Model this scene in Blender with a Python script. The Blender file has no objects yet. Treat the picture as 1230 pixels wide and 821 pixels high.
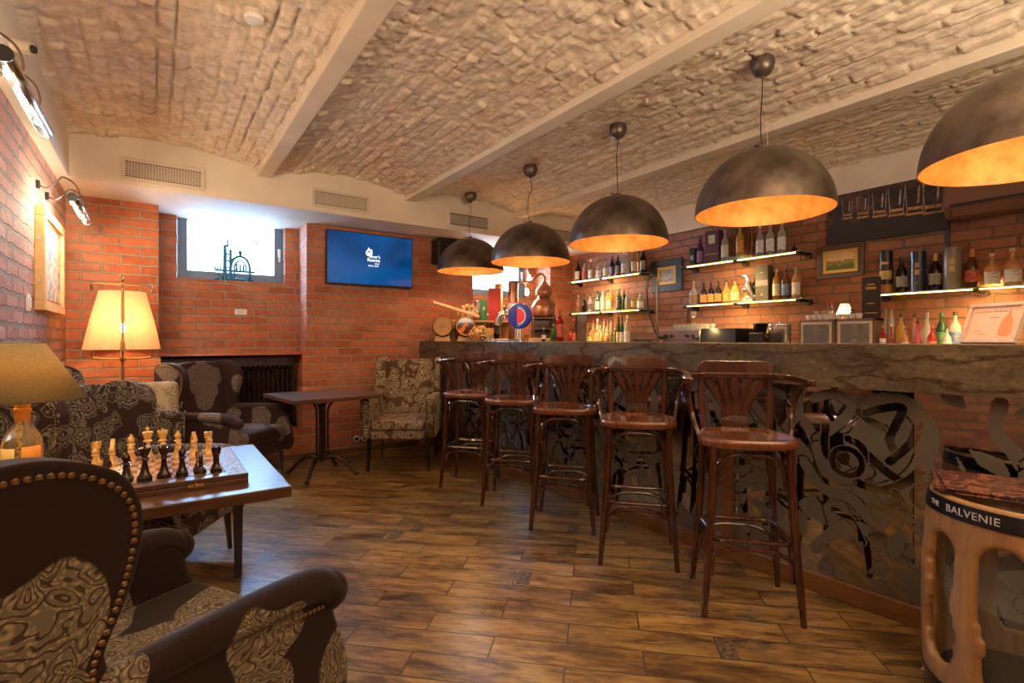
import bpy, math, random
import numpy as np
from mathutils import Vector, Matrix

S = bpy.context.scene
COL = S.collection
random.seed(7)
PI = math.pi
R = math.radians
H_EYE = 1.22

# ------------------------------------------------------------------ camera
cam_d = bpy.data.cameras.new('camera')
cam = bpy.data.objects.new('camera', cam_d)
COL.objects.link(cam)
cam.location = (0, 0, H_EYE)
cam.rotation_euler = (R(90), 0, R(-34.9))
cam_d.sensor_fit = 'HORIZONTAL'
cam_d.sensor_width = 36
cam_d.lens = 36 * 612 / 1230
cam_d.shift_y = -2.5 / 1230
cam_d.clip_start = 0.02
S.camera = cam
S.view_settings.view_transform = 'Standard'
S.view_settings.look = 'None'
S.view_settings.gamma = 1
S.view_settings.use_curve_mapping = False
S.view_settings.exposure = 0.76

# ------------------------------------------------------------------ world and large lights
world = bpy.data.worlds.new('world')
S.world = world
world.use_nodes = True
bg = world.node_tree.nodes['Background']
bg.inputs[0].default_value = (0.36, 0.66, 1.0, 1)
bg.inputs[1].default_value = 9.0

def area(name, loc, aim, sx, sy, power, color, spread=180):
    d = bpy.data.lights.new(name, 'AREA')
    d.shape = 'RECTANGLE'; d.size = sx; d.size_y = sy
    d.energy = power; d.color = color
    d.spread = R(spread)
    o = bpy.data.objects.new(name, d)
    COL.objects.link(o)
    o.location = loc
    o.rotation_euler = (Vector(aim) - Vector(loc)).to_track_quat('-Z', 'Y').to_euler()
    return o

def point(name, loc, power, color, rad=0.03):
    d = bpy.data.lights.new(name, 'POINT')
    d.energy = power; d.color = color; d.shadow_soft_size = rad
    o = bpy.data.objects.new(name, d)
    COL.objects.link(o); o.location = loc
    return o

SKYC = (0.30, 0.58, 1.0)
area('daylight_through_left_window', (0.64, 6.30, 2.45), (0.55, 3.0, 0.6), 0.95, 0.7, 150, SKYC)
area('daylight_through_bar_window', (3.86, 6.30, 2.45), (3.4, 3.0, 0.6), 0.95, 0.7, 120, (0.55, 0.75, 1.0))
WARM = (1.0, 0.62, 0.30)
area('added_rear_fill', (1.6, -2.2, 2.55), (1.6, -2.0, 0.0), 2.6, 1.6, 14, (1.0, 0.74, 0.46))  # added fill light behind the camera, no fitting is modelled there
area('added_upward_fill', (1.2, -1.1, 1.9), (1.1, -0.6, 2.8), 3.2, 1.2, 100, (1.0, 0.78, 0.54), 160)  # unseen panel added to brighten the vaults from below

# ------------------------------------------------------------------ materials
def node(nt, typ, **kw):
    n = nt.nodes.new(typ)
    for k, v in kw.items():
        if k.startswith('i_'):
            n.inputs[int(k[2:])].default_value = v
        else:
            setattr(n, k, v)
    return n

def c4(c):
    return (c[0], c[1], c[2], 1)

def mat(name, color, rough=0.5, metal=0.0, emit=0, ecol=None, trans=0.0, coat=0.0, ior=1.5, sheen=0.0, alpha=1.0):
    m = bpy.data.materials.new(name)
    m.use_nodes = True
    b = m.node_tree.nodes['Principled BSDF']
    b.inputs['Base Color'].default_value = c4(color)
    b.inputs['Roughness'].default_value = rough
    b.inputs['Metallic'].default_value = metal
    b.inputs['IOR'].default_value = ior
    b.inputs['Transmission Weight'].default_value = trans
    b.inputs['Coat Weight'].default_value = coat
    b.inputs['Sheen Weight'].default_value = sheen * .2
    b.inputs['Alpha'].default_value = alpha
    if sheen: b.inputs['Specular IOR Level'].default_value = 0.15
    if emit:
        b.inputs['Emission Color'].default_value = c4(ecol or color)
        b.inputs['Emission Strength'].default_value = emit
    return m

def nb(m):
    return m.node_tree, m.node_tree.nodes['Principled BSDF'], m.node_tree.links

def ramp(nt, stops, interp='LINEAR'):
    r = nt.nodes.new('ShaderNodeValToRGB')
    e = r.color_ramp.elements
    r.color_ramp.interpolation = interp
    while len(e) < len(stops):
        e.new(0.5)
    for i, (p, c) in enumerate(stops):
        e[i].position = p
        e[i].color = c4(c)
    return r

def math_n(nt, op, a=None, b=None, clamp=False):
    n = nt.nodes.new('ShaderNodeMath')
    n.operation = op; n.use_clamp = clamp
    for i, v in enumerate((a, b)):
        if v is None: continue
        if isinstance(v, (int, float)): n.inputs[i].default_value = v
        else: nt.links.new(v, n.inputs[i])
    return n.outputs[0]

def mixc(nt, fac, a, b, mode='MIX'):
    n = nt.nodes.new('ShaderNodeMix')
    n.data_type = 'RGBA'; n.blend_type = mode
    for i, v in ((0, fac), (6, a), (7, b)):
        if isinstance(v, (int, float)): n.inputs[i].default_value = v
        elif isinstance(v, tuple): n.inputs[i].default_value = c4(v)
        else: nt.links.new(v, n.inputs[i])
    return n.outputs[2]

def noise(nt, vec, scale, detail=3, rough=0.5, dist=0.0):
    n = nt.nodes.new('ShaderNodeTexNoise')
    n.inputs['Scale'].default_value = scale
    n.inputs['Detail'].default_value = detail
    n.inputs['Roughness'].default_value = rough
    n.inputs['Distortion'].default_value = dist
    if vec is not None: nt.links.new(vec, n.inputs['Vector'])
    return n

def bump(nt, h, strength, dist, normal=None):
    n = nt.nodes.new('ShaderNodeBump')
    n.inputs['Strength'].default_value = strength
    n.inputs['Distance'].default_value = dist
    nt.links.new(h, n.inputs['Height'])
    if normal is not None: nt.links.new(normal, n.inputs['Normal'])
    return n.outputs[0]

def vmath(nt, op, a, b=None, scale=None):
    n = nt.nodes.new('ShaderNodeVectorMath'); n.operation = op
    nt.links.new(a, n.inputs[0])
    if b is not None:
        if isinstance(b, tuple): n.inputs[1].default_value = b
        else: nt.links.new(b, n.inputs[1])
    if scale is not None: n.inputs['Scale'].default_value = scale
    return n.outputs[0]

def brick_mat(name, ca, cb, mortar, width=0.262, row=0.081, msize=0.010, warp=0.012, bstr=0.9, bdist=0.012, stain=None, rough=0.8):
    m = mat(name, ca, rough)
    nt, b, L = nb(m)
    tc = node(nt, 'ShaderNodeTexCoord')
    sp = node(nt, 'ShaderNodeSeparateXYZ'); L.new(tc.outputs['Object'], sp.inputs[0])
    u = math_n(nt, 'ADD', sp.outputs[0], sp.outputs[1])
    cb_ = node(nt, 'ShaderNodeCombineXYZ'); L.new(u, cb_.inputs[0]); L.new(sp.outputs[2], cb_.inputs[1])
    nz = noise(nt, tc.outputs['Object'], 9, 3)
    off = vmath(nt, 'SUBTRACT', nz.outputs['Color'], (0.5, 0.5, 0.5))
    off = vmath(nt, 'SCALE', off, scale=warp * 2)
    vec = vmath(nt, 'ADD', cb_.outputs[0], off)
    br = node(nt, 'ShaderNodeTexBrick')
    br.offset = 0.5; br.offset_frequency = 2
    L.new(vec, br.inputs['Vector'])
    br.inputs['Color1'].default_value = (0, 0, 0, 1)
    br.inputs['Color2'].default_value = (1, 1, 1, 1)
    br.inputs['Mortar'].default_value = (0.5, 0.5, 0.5, 1)
    br.inputs['Scale'].default_value = 1
    br.inputs['Mortar Size'].default_value = msize
    br.inputs['Mortar Smooth'].default_value = 0.35
    br.inputs['Brick Width'].default_value = width
    br.inputs['Row Height'].default_value = row
    n2 = noise(nt, tc.outputs['Object'], 22, 5, 0.65)
    n3 = noise(nt, tc.outputs['Object'], 1.7, 3, 0.6)
    tint = math_n(nt, 'ADD', math_n(nt, 'MULTIPLY', br.outputs['Color'], 0.50), math_n(nt, 'MULTIPLY', math_n(nt, 'SUBTRACT', n2.outputs['Fac'], 0.2), 0.95))
    base = mixc(nt, tint, ca, cb)
    if stain:
        f = math_n(nt, 'MULTIPLY', math_n(nt, 'SUBTRACT', n3.outputs['Fac'], 0.48), 4.5, True)
        f = math_n(nt, 'MULTIPLY', f, n2.outputs['Fac'])
        base = mixc(nt, f, base, stain)
    mcol = mixc(nt, n2.outputs['Fac'], tuple(k * 0.55 for k in mortar), mortar)
    col = mixc(nt, br.outputs['Fac'], base, mcol)
    L.new(col, b.inputs['Base Color'])
    inv = math_n(nt, 'SUBTRACT', 1.0, br.outputs['Fac'])
    hgt = math_n(nt, 'ADD', inv, math_n(nt, 'MULTIPLY', n2.outputs['Fac'], 0.55))
    hgt = math_n(nt, 'ADD', hgt, math_n(nt, 'MULTIPLY', br.outputs['Color'], 0.25))
    L.new(bump(nt, hgt, bstr, bdist), b.inputs['Normal'])
    return m

def wood_mat(name, ca, cb, scale=6, stretch=(1, 12, 12), rough=0.3, coat=0.3):
    m = mat(name, ca, rough, coat=coat)
    nt, b, L = nb(m)
    tc = node(nt, 'ShaderNodeTexCoord')
    mp = node(nt, 'ShaderNodeMapping'); L.new(tc.outputs['Object'], mp.inputs[0])
    mp.inputs['Scale'].default_value = stretch
    nz = noise(nt, mp.outputs[0], scale, 4, 0.6, 0.6)
    r = ramp(nt, [(0.3, ca), (0.7, cb)])
    L.new(nz.outputs['Fac'], r.inputs[0])
    L.new(r.outputs[0], b.inputs['Base Color'])
    L.new(bump(nt, nz.outputs['Fac'], 0.08, 0.004), b.inputs['Normal'])
    return m

def paisley_nodes(nt, scale, dark, light, mid, openness=0.55, reach=0.60):
    """scrolls, rings and teardrops drawn from distorted cells"""
    L = nt.links
    tc = node(nt, 'ShaderNodeTexCoord')
    nz = noise(nt, tc.outputs['Object'], scale * 0.7, 2, 0.5)
    off = vmath(nt, 'SCALE', vmath(nt, 'SUBTRACT', nz.outputs['Color'], (0.5, 0.5, 0.5)), scale=0.16)
    vec = vmath(nt, 'ADD', tc.outputs['Object'], off)
    vo = node(nt, 'ShaderNodeTexVoronoi'); L.new(vec, vo.inputs['Vector'])
    vo.inputs['Scale'].default_value = scale
    ring = math_n(nt, 'SINE', math_n(nt, 'MULTIPLY', vo.outputs['Distance'], 34.0))
    ringf = math_n(nt, 'MULTIPLY', math_n(nt, 'ADD', ring, openness), 3.0, True)
    edge = math_n(nt, 'LESS_THAN', vo.outputs['Distance'], reach)
    fine = node(nt, 'ShaderNodeTexVoronoi'); L.new(vec, fine.inputs['Vector'])
    fine.inputs['Scale'].default_value = scale * 6
    ff = math_n(nt, 'MULTIPLY', math_n(nt, 'SUBTRACT', fine.outputs['Distance'], 0.28), 5.0, True)
    body = math_n(nt, 'MULTIPLY', ringf, edge)
    c = mixc(nt, ff, light, mid)
    return tc, mixc(nt, body, dark, c), ff

def paisley_mat(name, dark, light, mid, scale=8, rough=0.75):
    m = mat(name, dark, rough, sheen=0.3)
    nt, b, L = nb(m)
    tc, c, ff = paisley_nodes(nt, scale, dark, light, mid)
    L.new(c, b.inputs['Base Color'])
    wv = noise(nt, tc.outputs['Object'], 350, 2)
    L.new(bump(nt, wv.outputs['Fac'], 0.25, 0.002), b.inputs['Normal'])
    return m

def patch_mat(name, plain, centers, dark, light, mid, scale=11):
    """plain velvet with woven paisley medallions at given places of the cloth"""
    m = mat(name, plain, 0.8, sheen=0.4)
    nt, b, L = nb(m)
    tc, c, ff = paisley_nodes(nt, scale, dark, light, mid, 0.80, 2.0)
    best = None
    for (x, y, z, r) in centers:
        d = node(nt, 'ShaderNodeVectorMath', operation='DISTANCE')
        L.new(tc.outputs['Object'], d.inputs[0]); d.inputs[1].default_value = (x, y, z)
        q = math_n(nt, 'DIVIDE', d.outputs['Value'], r)
        best = q if best is None else math_n(nt, 'MINIMUM', best, q)
    vo = node(nt, 'ShaderNodeTexVoronoi'); L.new(tc.outputs['Object'], vo.inputs['Vector'])
    vo.inputs['Scale'].default_value = 9; vo.feature = 'SMOOTH_F1'
    best = math_n(nt, 'ADD', best, math_n(nt, 'MULTIPLY', math_n(nt, 'SUBTRACT', vo.outputs['Distance'], 0.35), 0.9))
    mask = math_n(nt, 'MULTIPLY', math_n(nt, 'SUBTRACT', 1.0, best), 30.0, True)
    v = noise(nt, tc.outputs['Object'], 3, 2)
    pl = mixc(nt, v.outputs['Fac'], tuple(k * 0.75 for k in plain), tuple(k * 1.25 for k in plain))
    L.new(mixc(nt, mask, pl, c), b.inputs['Base Color'])
    wv = noise(nt, tc.outputs['Object'], 300, 2)
    L.new(bump(nt, wv.outputs['Fac'], 0.25, 0.002), b.inputs['Normal'])
    return m

def noisy_mat(name, ca, cb, scale=5, rough=0.6, metal=0.0, bstr=0.1, detail=4, lo=0.35, hi=0.65, coat=0.0):
    m = mat(name, ca, rough, metal, coat=coat)
    nt, b, L = nb(m)
    tc = node(nt, 'ShaderNodeTexCoord')
    nz = noise(nt, tc.outputs['Object'], scale, detail, 0.6)
    r = ramp(nt, [(lo, ca), (hi, cb)])
    L.new(nz.outputs['Fac'], r.inputs[0]); L.new(r.outputs[0], b.inputs['Base Color'])
    if bstr: L.new(bump(nt, nz.outputs['Fac'], bstr, 0.01), b.inputs['Normal'])
    return m

# floor: wood look tiles, 589 x 146 mm, laid at 44 degrees in half bond
def floor_mat():
    m = mat('wood_look_tiles', (0.3, 0.15, 0.06), 0.3)
    nt, b, L = nb(m)
    tc = node(nt, 'ShaderNodeTexCoord')
    mp = node(nt, 'ShaderNodeMapping'); mp.vector_type = 'POINT'
    mp.inputs['Rotation'].default_value = (0, 0, R(44.2))
    L.new(tc.outputs['Object'], mp.inputs[0])
    # shift so that the joints fall where they lie in the room
    sh = vmath(nt, 'ADD', mp.outputs[0], (0.407 + 0.589 * 6, 0.1465 * 7 - 1.903 + 0.1465 * 30, 0))
    br = node(nt, 'ShaderNodeTexBrick'); br.offset = 0.5; br.offset_frequency = 2
    L.new(sh, br.inputs['Vector'])
    br.inputs['Color1'].default_value = (0, 0, 0, 1); br.inputs['Color2'].default_value = (1, 1, 1, 1)
    br.inputs['Mortar'].default_value = (0, 0, 0, 1)
    br.inputs['Scale'].default_value = 1
    br.inputs['Mortar Size'].default_value = 0.0032
    br.inputs['Mortar Smooth'].default_value = 0.1
    br.inputs['Brick Width'].default_value = 0.589
    br.inputs['Row Height'].default_value = 0.1465
    mp2 = node(nt, 'ShaderNodeMapping'); mp2.inputs['Scale'].default_value = (1.6, 7, 1)
    L.new(mp.outputs[0], mp2.inputs[0])
    shift = vmath(nt, 'SCALE', br.outputs['Color'], scale=37.0)
    v2 = vmath(nt, 'ADD', mp2.outputs[0], shift)
    g1 = noise(nt, v2, 1.5, 5, 0.62, 0.5)
    g2 = noise(nt, v2, 7.0, 5, 0.7, 0.3)
    g3 = noise(nt, tc.outputs['Object'], 1.1, 2, 0.5)
    f = math_n(nt, 'ADD', math_n(nt, 'MULTIPLY', g1.outputs['Fac'], 0.62), math_n(nt, 'MULTIPLY', g2.outputs['Fac'], 0.38))
    r = ramp(nt, [(0.36, (0.030, 0.016, 0.008)), (0.44, (0.105, 0.060, 0.022)), (0.51, (0.225, 0.140, 0.046)), (0.62, (0.38, 0.255, 0.095))])
    L.new(f, r.inputs[0])
    tint = mixc(nt, br.outputs['Color'], (0.72, 0.70, 0.70), (1.12, 1.06, 1.0))
    col = mixc(nt, 1.0, r.outputs[0], tint, 'MULTIPLY')
    col = mixc(nt, br.outputs['Fac'], col, (0.035, 0.026, 0.018))
    L.new(col, b.inputs['Base Color'])
    rr = math_n(nt, 'ADD', math_n(nt, 'MULTIPLY', f, -0.12), 0.36)
    L.new(rr, b.inputs['Roughness'])
    h = math_n(nt, 'SUBTRACT', math_n(nt, 'MULTIPLY', f, 0.4), br.outputs['Fac'])
    L.new(bump(nt, h, 0.35, 0.004), b.inputs['Normal'])
    return m

def marble_mat():
    m = mat('brown_veined_marble', (0.1, 0.08, 0.05), 0.24)
    nt, b, L = nb(m)
    tc = node(nt, 'ShaderNodeTexCoord')
    mp = node(nt, 'ShaderNodeMapping'); mp.inputs['Scale'].default_value = (1, .75, 2.3); mp.inputs['Rotation'].default_value = (R(32), 0, 0); L.new(tc.outputs['Object'], mp.inputs[0])
    nz = noise(nt, mp.outputs[0], 2.5, 5, 0.6)
    off = vmath(nt, 'SCALE', vmath(nt, 'SUBTRACT', nz.outputs['Color'], (0.5, 0.5, 0.5)), scale=0.55)
    v = vmath(nt, 'ADD', mp.outputs[0], off)
    vo = node(nt, 'ShaderNodeTexVoronoi'); vo.feature = 'DISTANCE_TO_EDGE'; L.new(v, vo.inputs['Vector']); vo.inputs['Scale'].default_value = 2.6
    v1 = math_n(nt, 'SUBTRACT', 1.0, math_n(nt, 'MULTIPLY', vo.outputs['Distance'], 15.0), True)
    vo2 = node(nt, 'ShaderNodeTexVoronoi'); vo2.feature = 'DISTANCE_TO_EDGE'; L.new(v, vo2.inputs['Vector']); vo2.inputs['Scale'].default_value = 9
    v2 = math_n(nt, 'MULTIPLY', math_n(nt, 'SUBTRACT', 1.0, math_n(nt, 'MULTIPLY', vo2.outputs['Distance'], 22.0), True), 0.6)
    n2 = noise(nt, tc.outputs['Object'], 38, 6, 0.7)
    n3 = noise(nt, mp.outputs[0], 3.5, 5, 0.7)
    base = ramp(nt, [(0.32, (0.042, 0.035, 0.026)), (0.5, (0.105, 0.088, 0.058)), (0.68, (0.21, 0.17, 0.10))])
    ff = math_n(nt, 'ADD', math_n(nt, 'MULTIPLY', n2.outputs['Fac'], 0.4), math_n(nt, 'MULTIPLY', n3.outputs['Fac'], 0.6))
    L.new(ff, base.inputs[0])
    fade = math_n(nt, 'MULTIPLY', math_n(nt, 'SUBTRACT', n3.outputs['Fac'], 0.28), 5.0, True)
    c = mixc(nt, math_n(nt, 'MULTIPLY', math_n(nt, 'MULTIPLY', v1, fade), 0.9), base.outputs[0], (0.035, 0.018, 0.012))
    c = mixc(nt, math_n(nt, 'MULTIPLY', v2, fade), c, (0.075, 0.042, 0.024))
    L.new(c, b.inputs['Base Color'])
    L.new(bump(nt, ff, 0.25, 0.004), b.inputs['Normal'])
    return m

M = {}
M['plaster'] = noisy_mat('cream_plaster', (0.66, 0.57, 0.45), (0.76, 0.66, 0.53), 2.2, 0.75, bstr=0.15)
M['vault'] = noisy_mat('painted_brick_vault', (0.58, 0.46, 0.34), (0.84, 0.71, 0.56), 16, 0.72, bstr=0.9, detail=6, lo=0.3, hi=0.6)
M['brick_back'] = brick_mat('orange_red_brick', (0.25, 0.060, 0.028), (0.60, 0.175, 0.068), (0.42, 0.30, 0.21), stain=(0.50, 0.28, 0.19))
M['brick_left'] = brick_mat('worn_pink_brick', (0.34, 0.12, 0.08), (0.62, 0.31, 0.21), (0.38, 0.29, 0.23), msize=0.013, warp=0.022, bstr=1.0, bdist=0.024, stain=(0.66, 0.46, 0.37))
M['brick_bar'] = brick_mat('brown_smoked_brick', (0.17, 0.062, 0.035), (0.42, 0.165, 0.085), (0.22, 0.135, 0.085), msize=0.009, stain=(0.36, 0.20, 0.13))
M['mosaic'] = brick_mat('dark_mosaic', (0.05, 0.02, 0.015), (0.22, 0.07, 0.045), (0.03, 0.02, 0.02), width=0.03, row=0.03, msize=0.003, warp=0.0, rough=0.4)
M['floor'] = floor_mat()
M['marble'] = marble_mat()
M['dark'] = mat('black_paint', (0.012, 0.012, 0.013), 0.4)
M['darkmetal'] = noisy_mat('aged_dark_bronze', (0.065, 0.050, 0.041), (0.21, 0.16, 0.125), 7, 0.36, 0.6, 0.08, lo=0.3, hi=0.72)
M['iron'] = noisy_mat('cast_iron', (0.03, 0.02, 0.015), (0.09, 0.05, 0.035), 30, 0.4, 0.8)
M['gold'] = noisy_mat('gold_leaf_lining', (0.42, 0.125, 0.018), (0.56, 0.21, 0.042), 14, 0.5, 0.35, 0.12)
M['brass'] = mat('aged_brass', (0.32, 0.19, 0.09), 0.35, 0.9)
M['brightbrass'] = mat('polished_brass', (0.75, 0.48, 0.16), 0.22, 1.0)
M['chrome'] = mat('brushed_steel', (0.62, 0.62, 0.62), 0.22, 1.0)
M['copper'] = noisy_mat('hammered_copper', (0.42, 0.17, 0.09), (0.70, 0.36, 0.22), 12, 0.35, 0.8)
M['white'] = mat('white_plastic', (0.75, 0.72, 0.68), 0.45)
M['cream'] = mat('cream_paint', (0.62, 0.52, 0.40), 0.6)
M['stoolwood'] = wood_mat('dark_cherry_bentwood', (0.030, 0.009, 0.005), (0.075, 0.024, 0.012), 5, (6, 6, 1.2), 0.2, 0.6)
M['seatwood'] = wood_mat('red_brown_seat_wood', (0.105, 0.032, 0.013), (0.19, 0.062, 0.024), 5, (1.5, 9, 3), 0.17, 0.8)
M['tablewood'] = wood_mat('dark_walnut_top', (0.060, 0.025, 0.012), (0.125, 0.055, 0.026), 5, (1.2, 12, 8), 0.33, 0.0)
M['legblack'] = mat('black_lacquer_leg', (0.012, 0.010, 0.010), 0.3, coat=0.4)
M['plank'] = wood_mat('brown_base_plank', (0.13, 0.055, 0.02), (0.20, 0.09, 0.035), 5, (8, 1, 8), 0.35, 0.2)
M['oak'] = wood_mat('oiled_oak', (0.36, 0.18, 0.07), (0.52, 0.29, 0.12), 6, (7, 7, 1.0), 0.38, 0.25)
M['darkoak'] = wood_mat('dark_oak', (0.10, 0.045, 0.02), (0.20, 0.10, 0.045), 6, (5, 5, 1.0), 0.4, 0.1)
M['pine'] = wood_mat('varnished_pine', (0.62, 0.36, 0.14), (0.78, 0.50, 0.22), 5, (6, 1, 6), 0.4, 0.2)
M['mirror'] = mat('smoked_mirror_glass', (0.36, 0.36, 0.36), 0.035, 1.0)
M['frost'] = mat('etched_satin_glass', (0.135, 0.128, 0.115), 0.40, 0.35)
M['glass'] = mat('clear_glass', (1, 1, 1), 0.02, trans=1.0, ior=1.45)
M['linerglass'] = mat('thin_liner_glass', (.55, .6, .58), .05, alpha=.10)
M['led'] = mat('warm_led_strip', (1, 0.75, 0.4), 0.5, emit=5, ecol=(1.0, 0.66, 0.22))
M['filament'] = mat('glowing_filament', (1, 0.7, 0.35), 0.5, emit=60, ecol=(1.0, 0.62, 0.25))
M['bulbhot'] = mat('white_hot_bulb', (1, 0.9, 0.7), 0.5, emit=24, ecol=(1.0, 0.86, 0.62))

# ------------------------------------------------------------------ geometry helpers
class MB:
    def __init__(s): s.v = []; s.f = []; s.mi = []
    def add(s, vs, fs, mi=0):
        o = len(s.v); s.v += [tuple(p) for p in vs]
        s.f += [tuple(i + o for i in f) for f in fs]; s.mi += [mi] * len(fs)
        return s
    def box(s, c, d, rz=0, ry=0, rx=0, mi=0):
        hx, hy, hz = d[0] / 2, d[1] / 2, d[2] / 2
        m = Matrix.Translation(c) @ Matrix.Rotation(rz, 4, 'Z') @ Matrix.Rotation(ry, 4, 'Y') @ Matrix.Rotation(rx, 4, 'X')
        vs = [m @ Vector((x * hx, y * hy, z * hz)) for x in (-1, 1) for y in (-1, 1) for z in (-1, 1)]
        return s.add(vs, [(0, 1, 3, 2), (4, 6, 7, 5), (0, 4, 5, 1), (2, 3, 7, 6), (0, 2, 6, 4), (1, 5, 7, 3)], mi)
    def b2(s, x0, x1, y0, y1, z0, z1, mi=0):
        return s.box(((x0 + x1) / 2, (y0 + y1) / 2, (z0 + z1) / 2), (abs(x1 - x0), abs(y1 - y0), abs(z1 - z0)), mi=mi)
    def lathe(s, prof, c=(0, 0, 0), n=20, m=None, mi=0, cap0=True, cap1=True, a0=0.0, a1=2 * PI):
        full = abs(a1 - a0 - 2 * PI) < 1e-6
        k = n if full else n + 1
        vs = []
        for r, z in prof:
            for i in range(k):
                a = a0 + (a1 - a0) * i / n
                p = Vector((r * math.cos(a), r * math.sin(a), z))
                if m is not None: p = m @ p
                vs.append(p + Vector(c))
        fs = []
        for j in range(len(prof) - 1):
            for i in range(n):
                i2 = (i + 1) % k
                fs.append((j * k + i, j * k + i2, (j + 1) * k + i2, (j + 1) * k + i))
        if full and cap0: fs.append(tuple(range(k))[::-1])
        if full and cap1: fs.append(tuple((len(prof) - 1) * k + i for i in range(k)))
        return s.add(vs, fs, mi)
    def rod(s, p0, p1, r0, r1=None, n=12, mi=0):
        p0 = Vector(p0); p1 = Vector(p1); d = p1 - p0
        q = Vector((0, 0, 1)).rotation_difference(d.normalized()).to_matrix().to_4x4()
        return s.lathe([(r0, 0), (r0 if r1 is None else r1, d.length)], p0, n, q, mi)
    def tube(s, pts, r, n=8, closed=False, mi=0, flat=1.0, up=None):
        pts = [Vector(p) for p in pts]; N = len(pts)
        rr = r if isinstance(r, (list, tuple)) else [r] * N
        vs = []; prev = None
        for i, p in enumerate(pts):
            if closed: t = pts[(i + 1) % N] - pts[i - 1]
            else: t = pts[min(i + 1, N - 1)] - pts[max(i - 1, 0)]
            t.normalize()
            if up is not None: a = Vector(up) - t * t.dot(Vector(up))
            elif prev is None:
                a = Vector((0, 0, 1)) if abs(t.z) < 0.9 else Vector((1, 0, 0))
                a = a - t * t.dot(a)
            else: a = prev - t * t.dot(prev)
            a.normalize(); prev = a; b = t.cross(a)
            for k in range(n):
                w = 2 * PI * k / n
                vs.append(p + (a * math.cos(w) * flat + b * math.sin(w)) * rr[i])
        fs = []
        for i in range(N if closed else N - 1):
            j = (i + 1) % N
            for k in range(n):
                k2 = (k + 1) % n
                fs.append((i * n + k, i * n + k2, j * n + k2, j * n + k))
        if not closed:
            fs.append(tuple(range(n))[::-1]); fs.append(tuple((N - 1) * n + k for k in range(n)))
        return s.add(vs, fs, mi)
    def ball(s, c, r, n=12, sx=1, sy=1, sz=1, mi=0):
        prof = [(r * math.sin(PI * j / (n // 2)), -r * math.cos(PI * j / (n // 2))) for j in range(n // 2 + 1)]
        prof[0] = (r * 0.02, -r); prof[-1] = (r * 0.02, r)
        return s.lathe(prof, c, n, Matrix.Diagonal((sx, sy, sz, 1)), mi)
    def prism(s, poly, axis, t0, t1, mi=0):
        """outline in two axes, thickness along the third: axis 'x' -> (y,z), 'y' -> (x,z), 'z' -> (x,y)"""
        def P(a, b, t): return {'x': (t, a, b), 'y': (a, t, b), 'z': (a, b, t)}[axis]
        n = len(poly)
        vs = [P(a, b, t0) for a, b in poly] + [P(a, b, t1) for a, b in poly]
        fs = [tuple(range(n)), tuple(range(2 * n - 1, n - 1, -1))]
        fs += [(i, (i + 1) % n, (i + 1) % n + n, i + n) for i in range(n)]
        return s.add(vs, fs, mi)
    def xf(s, m, start=0):
        for i in range(start, len(s.v)): s.v[i] = tuple(m @ Vector(s.v[i]))
        return s
    def build(s, name, m, parent=None, smooth=35, bevel=0, seg=2, loc=None, sub=0, solid=0):
        me = bpy.data.meshes.new(name)
        me.from_pydata(s.v, [], s.f)
        import bmesh
        bm = bmesh.new(); bm.from_mesh(me); bmesh.ops.recalc_face_normals(bm, faces=bm.faces); bm.to_mesh(me); bm.free()
        ms = m if isinstance(m, (list, tuple)) else [m]
        for q in ms: me.materials.append(M[q] if isinstance(q, str) else q)
        if len(ms) > 1: me.polygons.foreach_set('material_index', s.mi)
        if smooth:
            me.polygons.foreach_set('use_smooth', [True] * len(me.polygons))
            if smooth < 180: me.set_sharp_from_angle(angle=R(smooth))
        o = bpy.data.objects.new(name, me); COL.objects.link(o)
        if parent is not None: o.parent = parent
        if loc is not None: o.location = loc
        if solid:
            md = o.modifiers.new('solid', 'SOLIDIFY'); md.thickness = solid; md.offset = 0
        if bevel:
            md = o.modifiers.new('bevel', 'BEVEL'); md.width = bevel; md.segments = seg; md.limit_method = 'ANGLE'; md.angle_limit = R(30)
            md.harden_normals = False
        if sub:
            md = o.modifiers.new('sub', 'SUBSURF'); md.levels = sub; md.render_levels = sub
        return o

def thing(name, label, cat, loc=(0, 0, 0), rz=0, group=None):
    o = bpy.data.objects.new(name, None); COL.objects.link(o)
    o.empty_display_size = 0.05
    o.location = loc; o.rotation_euler = (0, 0, rz)
    o['label'] = label; o['category'] = cat
    if group: o['group'] = group
    return o

def tag(o, label, cat, group=None):
    o['label'] = label; o['category'] = cat
    if group: o['group'] = group
    return o

def struct(o):
    o['kind'] = 'structure'; return o

def dup(root, loc=None, rz=None, label=None, group=None):
    r = root.copy(); COL.objects.link(r)
    if loc is not None: r.location = loc
    if rz is not None: r.rotation_euler = (0, 0, rz)
    if label: r['label'] = label
    if group: r['group'] = group
    for ch in list(root.children):
        c = ch.copy(); COL.objects.link(c); c.parent = r
        for g in ch.children:
            d = g.copy(); COL.objects.link(d); d.parent = c
    return r

def spline(pts, n=6, closed=False):
    P = [Vector(p) for p in pts]; out = []; N = len(P)
    rng = range(N) if closed else range(N - 1)
    for i in rng:
        if closed: a, b, c, d = P[i - 1], P[i], P[(i + 1) % N], P[(i + 2) % N]
        else: a, b, c, d = P[max(i - 1, 0)], P[i], P[i + 1], P[min(i + 2, N - 1)]
        for k in range(n):
            t = k / n
            out.append(0.5 * ((2 * b) + (c - a) * t + (2 * a - 5 * b + 4 * c - d) * t * t + (3 * b - a - 3 * c + d) * t ** 3))
    if not closed: out.append(P[-1])
    return out

def sp2(pts, n=6, closed=True):
    return [(p.x, p.y) for p in spline([(a, b, 0) for a, b in pts], n, closed)]

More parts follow.
